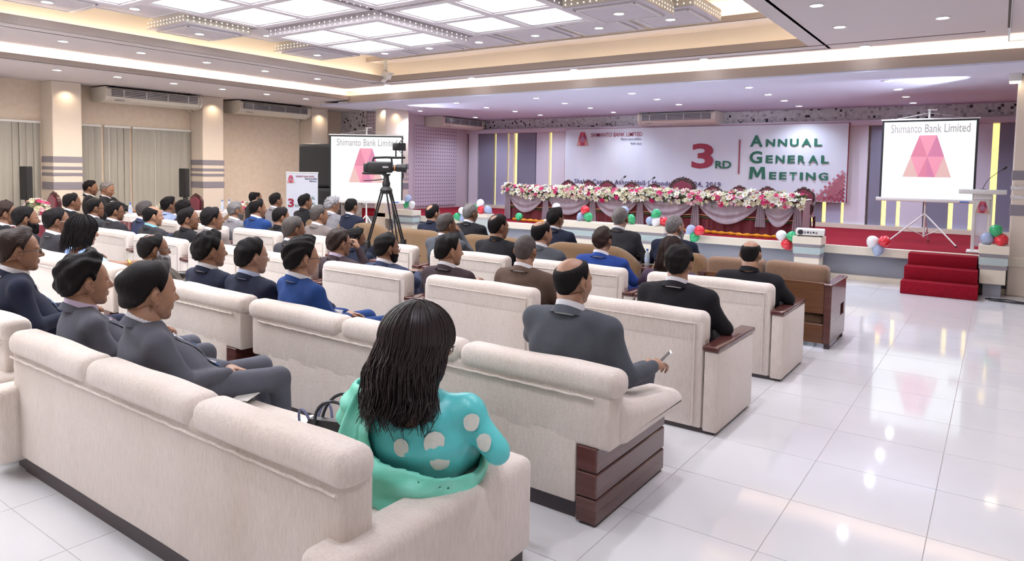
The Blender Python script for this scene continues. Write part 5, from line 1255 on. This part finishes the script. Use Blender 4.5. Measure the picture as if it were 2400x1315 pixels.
P('bald man with a turquoise shirt collar', -9.94, 5.10, 1.05, 'charcoal', SH_T, hair=('high', .009, 'b'), bald=((0, .03, .105), .082), lod=1, sk=0, hy=-10)
P('stout man in a slate blue jacket seen from behind', -10.71, 5.38, 1.09, 'slateblue', hair=('low', .008, 's'), lod=1, sk=2, hy=6, w=1.18, fat=.02)
P('dark-suited man facing away beside the stout man', -11.14, 5.13, 1.06, 'charcoal', hair=('low', .012, 'b'), lod=2, sk=2, hy=-10, specs=1)
P('man in a dark grey jacket with glasses, left of the third row', -11.79, 5.13, 1.08, 'midgrey', hair=('full', .014, 'b'), lod=2, sk=2, hy=-8, specs=1)
P('man in a black suit sitting upright left of the blinds table', -12.61, 5.13, 1.14, 'black', hair=('full', .012, 'b'), lod=2, sk=2, hy=-6)
P('balding man in a black jacket before the wooden-framed sofa', -1.87, 6.54, 1.055, 'black', hair=('low', .006, 'b'), bald=((0, -.02, .10), .078), lod=1, sk=0, hy=0, noshirt=True, hs=1.1)
P('man in a royal blue suit with a brown tint in his hair', -3.43, 6.54, 1.07, 'royal', hair=('low', .017, 'br'), lod=1, sk=1, hy=0, hs=1.14)
P('balding man in a mid grey suit before a brown sofa', -4.20, 6.54, 1.09, 'slate', hair=('low', .007, 'b'), bald=((0, -.035, .095), .060), lod=1, sk=0, hy=-14, fat=.018, w=1.15)
P('heavy man in a black jacket with thin glasses', -4.81, 6.54, 1.13, 'black', hair=('low', .008, 'b'), bald=((0, -.06, .085), .036), lod=1, sk=1, hy=-14, fat=.02, w=1.16, specs=2, noshirt=True)
P('man in a slate jacket with a hand at his mouth', -5.62, 6.54, 1.10, 'slate', hair=('full', .009, 's'), lod=1, sk=2, hy=-8, hands=[(-.07, .40, .70), (.04, .20, 1.02)], elbows=[(-.30, .05, .78), (.24, .18, .76)], curl=1.8)
P('man in a dark jacket with short hair left of the crouching cameraman', -8.05, 6.54, 1.10, 'tan', hair=('full', .008, 's'), lod=1, sk=1, hy=-10, fat=.012)
P('man in a black shirt looking down beside the tan-jacketed man', -8.94, 6.54, 1.02, 'black', hair=('high', .012, 'b'), lod=1, sk=1, hy=-14, hp=-8, noshirt=True)
P('man in a blue suit with a bald patch before the brown sofas', -9.53, 6.54, 1.13, 'blue', hair=('full', .010, 'b'), bald=((0, -.04, .10), .035), lod=1, sk=1, hy=-8)
P('man with a short grey beard and glasses in a grey jacket', -10.12, 6.54, 1.07, 'silver', hair=('full', .008, 'gs'), lod=1, sk=1, hy=-10, beard='short', beardc='gs', specs=1)
P('young man in a light blue shirt beside the side table', -12.17, 6.54, 1.06, 'lightblue', hair=('full', .018, 'b'), lod=2, sk=2, hy=-4, noshirt=True)
P('dark-haired woman in a dark dress by the second striped column', -11.72, 6.56, 1.02, 'plum', hair=('long', .022, 'b'), lod=2, sk=2, hy=-6, noshirt=True)
P('elderly dark man in a black suit on the front row, left of centre', -6.70, 8.36, 1.12, 'black', hair=('full', .006, 'gs'), lod=1, sk=4, hy=-6, fat=.02, w=1.16)
P('balding man in a midnight jacket at the left of the centre front row', -7.47, 8.36, 1.08, 'navy', hair=('low', .010, 'b'), bald=((0, -.06, .075), .048), lod=1, sk=0, hy=-6, noshirt=True)
P('man in a navy suit with thick black hair on the centre front row', -5.14, 8.36, 1.12, 'navy', hair=('full', .018, 'b'), lod=1, sk=1, hy=-12)
P('upright man in a dark pinstripe suit before the planter', -4.15, 8.40, 1.18, 'charcoal', hair=('low', .006, 'gs'), lod=1, sk=1, hy=8, w=1.12)
P('grey-haired man with a white beard in a navy jacket on the front row', -3.36, 8.38, 1.11, 'navy', hair=('low', .007, 'gs'), lod=1, sk=0, hy=-20, beard='full', beardc='g', w=1.12)
P('man in a dark jacket facing the stage beside a bare wall, front row left', -12.28, 8.38, 1.15, 'black', hair=('high', .008, 'b'), bald=((0, .0, .11), .060), lod=2, sk=1, hy=-6)
P('man in a grey jacket facing the stage beside a bare wall', -11.64, 8.40, 1.12, 'silver', hair=('full', .014, 'b'), lod=2, sk=2, hy=-4)
P('man in a black suit before the roll-up banner', -10.74, 8.40, 1.13, 'black', hair=('full', .014, 'b'), lod=1, sk=2, hy=-10, w=1.06, noshirt=True)
P('white-haired man in a silver jacket bowing his head', -9.94, 8.38, 1.10, 'silver', hair=('full', .024, 'g'), lod=1, sk=1, hy=-14, hp=-12, lump=2.4)
P('man in a navy suit with cropped black hair before the left screen', -9.46, 8.40, 1.10, 'navy', hair=('low', .010, 'b'), lod=1, sk=1, hy=10)
P('grey-haired man in black bending over the table before the blinds', -14.95, 6.74, 1.27, 'black', hair=('full', .010, 'gs'), lod=1, sk=1, hy=0, by=-50, hp=-16, hs=1.32, legs=False, hands=[(-.05, .45, .86), (.08, .45, .86)], elbows=[(-.3, .15, .92), (.3, .15, .92)])
P('man in black standing behind the grey-haired man at the side table', -15.50, 6.66, 1.28, 'black', hair=('full', .014, 'b'), lod=2, sk=2, hy=0, by=-30, hp=-6, hs=1.28)

# crouching cameraman: his hand holds the tripod leg
P('cameraman crouching low beside the tripod, hand on its leg', -7.28, 6.56, .80, 'navy', hair=('low', .022, 'b'), lod=1, sk=4, hy=-30, lump=2, group=None, legs=False, hands=[(-.1, .30, .50), (.40, .16, .62)], elbows=[(-.25, .05, .45), (.28, .04, .48)], curl=1.8, noshirt=True)

# ---------------- women
M_blue_saree = mat('pale_blue_saree', (.22, .34, .66), .6, var=(.30, .45, .75), vscale=10, bump=.4, bscale=8)
def strands(t, HM, n, length, mats, spread, seed, rad=.006, back=.02, wavy=.02, front=False):
    rg = np.random.default_rng(seed); m = MB()
    for k in range(n):
        a = rg.uniform(.62, 2*PI-.62); e0 = rg.uniform(.1, 1.2); pts = []; L = length*rg.uniform(.75, 1.05); ph = rg.uniform(0, 6); rr = rg.uniform(.97, 1.06); N = 16
        for i in range(N):
            u = i/(N-1); s_ = u*(.20+L)
            ang = e0+(s_/.115)
            if ang < PI*.56:
                R_ = np.array([.092, .124, .110])*rr; p = np.array([math.sin(a)*math.sin(ang)*R_[0], math.cos(a)*math.sin(ang)*R_[1]-.012, .035+math.cos(ang)*R_[2]]); last = p; ls = s_; sp_ = 0
            else:
                d = s_-ls; w = 1+spread*min(d, .25)/.25; p = np.array([last[0]*w, (last[1]-back*min(1, d/.1)) if last[1] < .03 else last[1]*.9-back*2*min(1, d/.15), last[2]-d])
                p[0] += wavy*math.sin(d*36+ph)*min(1, d/.05)*(.5+d*5); p[1] += wavy*.6*math.cos(d*31+ph*1.7)*min(1, d/.05)*(.5+d*5)
            pts.append(p)
        q = [Vector(p) for p in pts]; m.tube(q, [rad*(.5+.7*math.sin(PI*min(1, (i+2)/(N+1)))) for i in range(N)], 4)
    o = m.build('hair_locks', mats, t, 60); o.matrix_local = HM; o['kind'] = 'stuff'
    return o
def longhair_teal(t, HM, Z, fld):
    def f(P):
        d = s_ell(P, (0, -.018, .035), (.087, .108, .100)); d = smin(d, s_ell(P, (0, -.05, -.05), (.095, .075, .12)), .05)
        d = smin(d, s_ell(P, (-.01, -.080, -.13), (.108, .050, .12)), .06)
        d = smax(d, -s_ell(P, (0, .10, -.03), (.058, .075, .085)), .01); return d+.004*np.sin(P[:, 0]*130+P[:, 2]*12)*np.clip((.05-P[:, 2])*8, 0, 1)
    V, F = surf(f, (-.16, -.18, -.34), (.16, .13, .16), .009)
    o = link('hair', mesh_np('hair', relax(V, F, 1), F, M_hairb), t); o.matrix_local = HM
    strands(t, HM, 1700, .120, mat('long_black_hair', (.016, .009, .010), .42, spec=.5), .40, 3, .0016, .034, .016)
    # scalp showing at the parting
    m = MB(); m.tube([(.0, .055, .125), (.004, .03, .1345), (.006, .0, .1375), (.004, -.02, .1355)], [.002, .006, .007, .002], 6); o = m.build('parting', skin(0), t); o.matrix_local = HM
    # sheer mint stole round the back, low over the right arm, high on the left shoulder
    M_stole = mat('mint_stole', (.18, .72, .54), .5, var=(.28, .82, .66), vscale=9, vdet=2, bump=.45, bscale=7, stretch=(1, 1, 2.2)); M_bl = MATS['turquoise_silk']
    def st(P):
        d = smin(fld(P), s_ell(P, (-.02, .0, .54), (.27, .21, .24)), .06); q = smin(P[:, 2]-(Z-.43)+P[:, 0]*.22, np.maximum(P[:, 0]+.14, P[:, 2]-(Z-.16)), .05)      # below the shoulder blades, and over the left shoulder
        edge = q-.0
        shell = np.abs(d-.026-.010*np.sin(P[:, 2]*48+P[:, 0]*16)-.007*np.sin(P[:, 2]*31-P[:, 0]*27))-.011
        return smax(smax(shell, edge, .012), P[:, 1]-.20, .02)
    V, F = surf(st, (-.48, -.30, .40), (.48, .22, Z-.06), .0125); link('stole', mesh_np('stole', relax(V, F, 1), F, M_stole), t)
    # long fold hanging over the left shoulder
    def fold(u, v): 
        w = .055+.03*v; x = -.19-.05*math.sin(v*2.6)+(u-.5)*2*w; return (x, -.13-.035*math.sin(v*PI)-.012*math.sin(u*12), Z-.20-.42*v+.02*math.sin(u*5))
    MB().grid(fold, 14, 20).build('stole_fold', M_stole, t, 180)
    # woven silver motifs on back and sleeve
    M_mot = mat('silver_brocade', (.66, .74, .70), .4, var=(.78, .78, .68), vscale=60)
    for (x, z, s, sgn) in ((.13, Z-.345, .040, -1), (.15, Z-.425, .036, -1), (.0, Z-.37, .034, -1), (.262, Z-.270, .032, -1), (.318, Z-.345, .032, -1)):
        ys = np.linspace(-.35, .3, 120); nseg = 12; ring = []
        for k in range(nseg):
            a = 2*PI*k/nseg; rr = s*(1+.25*max(0, math.sin(a))); px = x+rr*math.cos(a)*.95; pz = z+rr*math.sin(a)
            v = fld(np.stack([np.full(120, px), ys, np.full(120, pz)], 1)); i = int(np.argmax(v < 0)) if v.min() < 0 else 60; ring.append((px, ys[i]-.010, pz))
        v = fld(np.stack([np.full(120, x), ys, np.full(120, z)], 1)); i = int(np.argmax(v < 0)) if v.min() < 0 else 60
        m = MB(); m.add(ring+[(x, ys[i]-.012, z)], [(k, (k+1) % nseg, nseg) for k in range(nseg)]); m.build('motif', M_mot, t, 180)
M_teal = mat('turquoise_silk', (.10, .60, .62), .35, var=(.13, .68, .68), vscale=6, bump=.25, bscale=7)
P('woman in turquoise with long loose black hair and a mint stole, nearest the camera', -1.97, 2.13, 1.05, M_teal, hair=None, lod=0, sk=0, hy=-38, hp=-3, specs=1, sleeve='short', female=True, hs=1.34, knee=(-.24, -.06, -.06), group=None, by=20, extra=longhair_teal, elbows=[(-.30, .04, .72), (.36, -.04, .66)], hands=[(-.07, .36, .62), (.16, .30, .58)], pants=mat('turquoise_skirt', (.05, .45, .45), .6), w=1.08, fat=.01)
def hair_bob(t, HM, Z, fld):
    def f(P):
        d = s_ell(P, (0, -.015, .035), (.090, .108, .100)); d = smin(d, s_ell(P, (0, -.050, -.045), (.085, .075, .09)), .05); d = smax(d, -s_ell(P, (0, .11, -.03), (.062, .075, .085)), .01); return d
    V, F = surf(f, (-.14, -.16, -.22), (.14, .13, .16), .011); o = link('hair', mesh_np('hair', relax(V, F, 1), F, M_hairb), t); o.matrix_local = HM
    strands(t, HM, 420, .05, M_hairb, .1, 8, .0035, .02, .008)
    def sc(u, v): return (.06-.2*u, .10+.10*math.sin(u*2)+.015*math.sin(v*9), Z-.30-.30*u-.08*v)
    MB().grid(sc, 14, 8).build('scarf_end', mat('teal_scarf', (.03, .12, .16), .7), t, 180)
    MB().tube([(.26+.036*math.cos(a), .34, .70+.036*math.sin(a)) for a in np.linspace(0, 2*PI, 17)], .014, 8).build('gold_bangle', mat('gold', (.8, .5, .1), .25, metal=.9), t)
P('woman in pale blue with black shoulder-length hair and a gold bangle', -8.06, 3.38, 1.06, M_blue_saree, hair=None, lod=1, sk=1, hy=-8, hp=-4, sleeve='short', female=True, extra=hair_bob, hs=1.3, group=None, elbows=[(-.28, .05, .72), (.30, .10, .70)], hands=[(-.05, .42, .66), (.24, .46, .70)], pants=M_blue_saree, w=1.12)
M_shawl = mat('striped_shawl', (.07, .02, .10), .8)
def stripes(m, cols, scale):
    nt = m.node_tree; b = nt.nodes['Principled BSDF']; tc = nt.nodes.new('ShaderNodeTexCoord'); w = nt.nodes.new('ShaderNodeTexWave'); w.inputs['Scale'].default_value = scale; w.bands_direction = 'X'
    r = nt.nodes.new('ShaderNodeValToRGB'); r.color_ramp.interpolation = 'CONSTANT'; r.color_ramp.elements[0].color = cols[0]+(1,); r.color_ramp.elements[1].position = .8; r.color_ramp.elements[1].color = cols[-1]+(1,)
    for k, c in enumerate(cols[1:-1]): e = r.color_ramp.elements.new(.3+.25*k); e.color = c+(1,)
    nt.links.new(tc.outputs['Object'], w.inputs['Vector']); nt.links.new(w.outputs[0], r.inputs[0]); nt.links.new(r.outputs[0], b.inputs['Base Color'])
stripes(M_shawl, [(.05, .015, .07), (.03, .10, .06), (.18, .03, .10), (.02, .02, .05)], 7)
def hair_dark(t, HM, Z, fld):
    def f(P):
        d = s_ell(P, (0, -.015, .035), (.088, .106, .098)); d = smin(d, s_ell(P, (-.02, -.050, -.08), (.10, .075, .12)), .05); return smax(d, -s_ell(P, (0, .11, -.03), (.062, .075, .085)), .01)
    V, F = surf(f, (-.16, -.16, -.24), (.14, .13, .16), .012); o = link('hair', mesh_np('hair', relax(V, F, 1), F, M_hairbr), t); o.matrix_local = HM
    strands(t, HM, 420, .09, M_hairbr, .2, 12, .003, .01, .02)
P('woman with wavy dark brown hair and a striped shawl in the fourth row', -2.66, 6.56, 1.0, M_shawl, hair=None, lod=1, sk=1, hy=0, sleeve='short', female=True, extra=hair_dark, group=None, hs=1.2, w=1.12)

# phone, papers, bag
ph = thing('phone', 'white mobile phone held by the man in slate grey', 'phone', (-1.60, 3.76, .66), 0)
ph.rotation_euler = (math.radians(48), math.radians(0), math.radians(-62))
MB().rbox(-.037, .037, -.012, .13, -.005, .005, r=.004).build('case', M_white, ph); MB().box(-.033, .033, .0, .12, .0045, .006).build('screen', mat('phone_screen', (.02, .02, .03), .1), ph, 0); MB().box(-.012, .0, .112, .122, -.0062, -.0045).build('camera_lens', M_black, ph, 0)
bg = thing('handbag', 'black leather handbag with looped straps beside the woman in turquoise', 'bag', (-2.44, 2.10, .41), .35)
b = MB(); b.loft([[(-.17, -.06, 0), (.17, -.06, 0), (.17, .06, 0), (-.17, .06, 0)], [(-.19, -.07, .10), (.19, -.07, .10), (.19, .07, .10), (-.19, .07, .10)], [(-.15, -.02, .22), (.15, -.02, .22), (.15, .02, .22), (-.15, .02, .22)]]); b.build('bag_body', mat('bag_leather', (.02, .018, .02), .3, bump=.4, bscale=120), bg)
for s in (-1, 1): MB().tube([(-.11*math.cos(a), s*(.03+.03*math.sin(a)), .20+.13*math.sin(a)) for a in np.linspace(0, PI, 13)], .008, 6).build('strap', mat('bag_strap', (.03, .03, .04), .3), bg)
MB().rbox(-.02, .02, -.078, -.068, .06, .075, r=.002).build('buckle', mat('bag_metal', (.6, .6, .6), .2, metal=1), bg)
pb = thing('shopping_bag', 'white paper carrier bag with blue cord handles between the sofa seats', 'bag', (-2.80, 2.25, .37), -.2)
b = MB(); b.loft([[(-.13, -.05, 0), (.13, -.05, 0), (.13, .05, 0), (-.13, .05, 0)], [(-.13, -.05, .12), (.13, -.05, .12), (.13, .05, .12), (-.13, .05, .12)]]); b.build('bag_body', M_white, pb)
for s in (-1, 1): MB().tube([(-.07*math.cos(a), s*(.05+.02*math.sin(a)), .11+.10*math.sin(a)) for a in np.linspace(0, PI, 13)], .007, 6).build('handle', mat('cord_blue', (.10, .12, .22), .5), pb)
tag(MB().rbox(-.05, .05, -.075, .075, 0, .006, r=.002, seg=1).build('booklet', M_white, None, loc=(-3.48, 2.30, .475), rz=.5), 'white booklet lying on the lap of the man with clasped hands', 'booklet')
tag(MB().add([(0, 0, 0), (.09, 0, -.03), (.05, 0, .10), (0, .004, 0), (.09, .004, -.03), (.05, .004, .10)], [(0, 1, 2), (5, 4, 3), (0, 3, 4, 1), (1, 4, 5, 2), (2, 5, 3, 0)]).build('paper', M_white, None, loc=(-3.02, 5.0, .72)), 'folded white paper in the hand of the man in the brown jacket', 'paper')

# ================================================================== VIDEO CAMERA ON TRIPOD
t = thing('video_tripod', 'tall black video tripod standing among the sofas', 'tripod', (-6.75, 6.6, 0), .05)
th_ = 1.46
MB().lathe([(.001, 1.56), (.05, 1.56), (.055, 1.60), (.04, 1.64), (.035, 1.70), (.055, 1.71), (.055, 1.73), (.001, 1.73)], n=18).build('fluid_head', M_black, t)
MB().lathe([(.001, th_), (.07, th_), (.085, th_+.05), (.06, th_+.09), (.03, th_+.11), (.001, th_+.11)], n=18).build('bowl', M_black, t)
MB().tube([(0, 0, 1.66), (-.18, -.02, 1.64), (-.36, -.06, 1.63)], .008, 6).build('pan_handle', M_black, t)
for k, a in enumerate((-1.95, -.30, 1.25)):
    c, s = math.cos(a), math.sin(a); p0 = Vector((.06*c, .06*s, th_+.03)); p1 = Vector((.27*c, .27*s, .78)); p2 = Vector((.50*c, .50*s, .03)); sd = Vector((-s, c, 0))*.032
    lg = MB(); lg.tube([p0+sd, p1+sd*.8], .011, 6).tube([p0-sd, p1-sd*.8], .011, 6); lg = lg.build('leg', M_dark, t)
    MB().rbox(-.035, .035, -.03, .03, -.05, .05, r=.008, M=Matrix.Translation(p1)).build('leg_lock', M_black, lg)
    MB().tube([p1, p2], .014, 6).build('lower_leg', M_dark, lg); MB().ellipsoid(p2, (.03, .03, .03), 8, 6).build('foot', M_black, lg)
    MB().tube([Vector((0, 0, .72)), p1-Vector((0, 0, .02))], .006, 5).build('spreader_arm', M_dark, t)
MB().rbox(-.04, .04, -.04, .04, .66, .78, r=.01).build('spreader_hub', M_black, t)
v = thing('video_camera', 'black shoulder video camera with a top light, lens pointing to the stage', 'video camera', (-6.75, 6.6, 1.725), -.92); v.scale = (.84, .84, .84)
# lens along +y of the body frame after a turn to the right
KB = MB().rbox(-.07, .07, -.30, .10, .02, .20, r=.03, seg=3); KB.build('camera_body', M_black, v)
MB().rbox(-.06, .06, -.36, -.28, .03, .17, r=.02, seg=2).build('battery', M_black, v)
MB().rbox(-.05, .05, -.38, .0, -.01, .03, r=.015).build('shoulder_pad', M_black, v)
ln = MB().lathe([(.001, .08), (.05, .08), (.052, .16), (.062, .17), (.062, .25), (.070, .26), (.075, .32), (.060, .32), (.050, .28), (.001, .28)], n=20, M=Matrix.Translation((0, 0, .10)) @ Matrix.Rotation(-PI/2, 4, 'X')).build('lens', M_black, v)
MB().lathe([(.053, .13), (.0535, .145)], n=20, M=Matrix.Translation((0, 0, .10)) @ Matrix.Rotation(-PI/2, 4, 'X')).build('orange_ring', mat('orange', (.7, .2, .05), .4), ln)
MB().tube([(0, -.22, .19), (0, -.20, .26), (0, .0, .27), (0, .20, .265)], .02, 8).tube([(0, .08, .26), (0, .09, .16)], .015, 6).build('top_handle', M_black, v)
MB().rbox(-.02, .02, .14, .30, .25, .285, r=.008).build('microphone', M_black, v)
MB().ellipsoid((.05, .27, -.02), (.03, .015, .06), 12, 8).build('lens_cap', M_black, v)
MB().box(.071, .074, -.05, .04, .10, .125).build('badge', mat('silver_badge', (.5, .5, .5), .3), v, 0)
tl = MB().rbox(-.045, .045, .10, .20, .38, .50, r=.015).tube([(0, .15, .28), (0, .15, .40)], .012, 6).build('top_light', M_black, v)
for z0, z1, a in ((.50, .58, .5), (.38, .30, -.5)): MB().add([(-.05, .20, z0), (.05, .20, z0), (.06, .27, z1), (-.06, .27, z1), (-.05, .203, z0), (.05, .203, z0), (.06, .273, z1), (-.06, .273, z1)], [(0, 1, 2, 3), (7, 6, 5, 4)]).build('barn_door', M_dark, tl, 0)
MB().box(-.055, -.05, .20, .30, .38, .50).box(.05, .055, .20, .30, .38, .50).build('side_flap', M_dark, tl, 0)

# ------------------------------------------------------------------ layout units -> metres
for me in bpy.data.meshes: me.transform(Matrix.Scale(S, 4))
for o in bpy.data.objects: o.location = o.location*S
for ld in bpy.data.lights:
    if ld.type == 'SPOT': ld.shadow_soft_size *= S
bpy.context.view_layer.update()
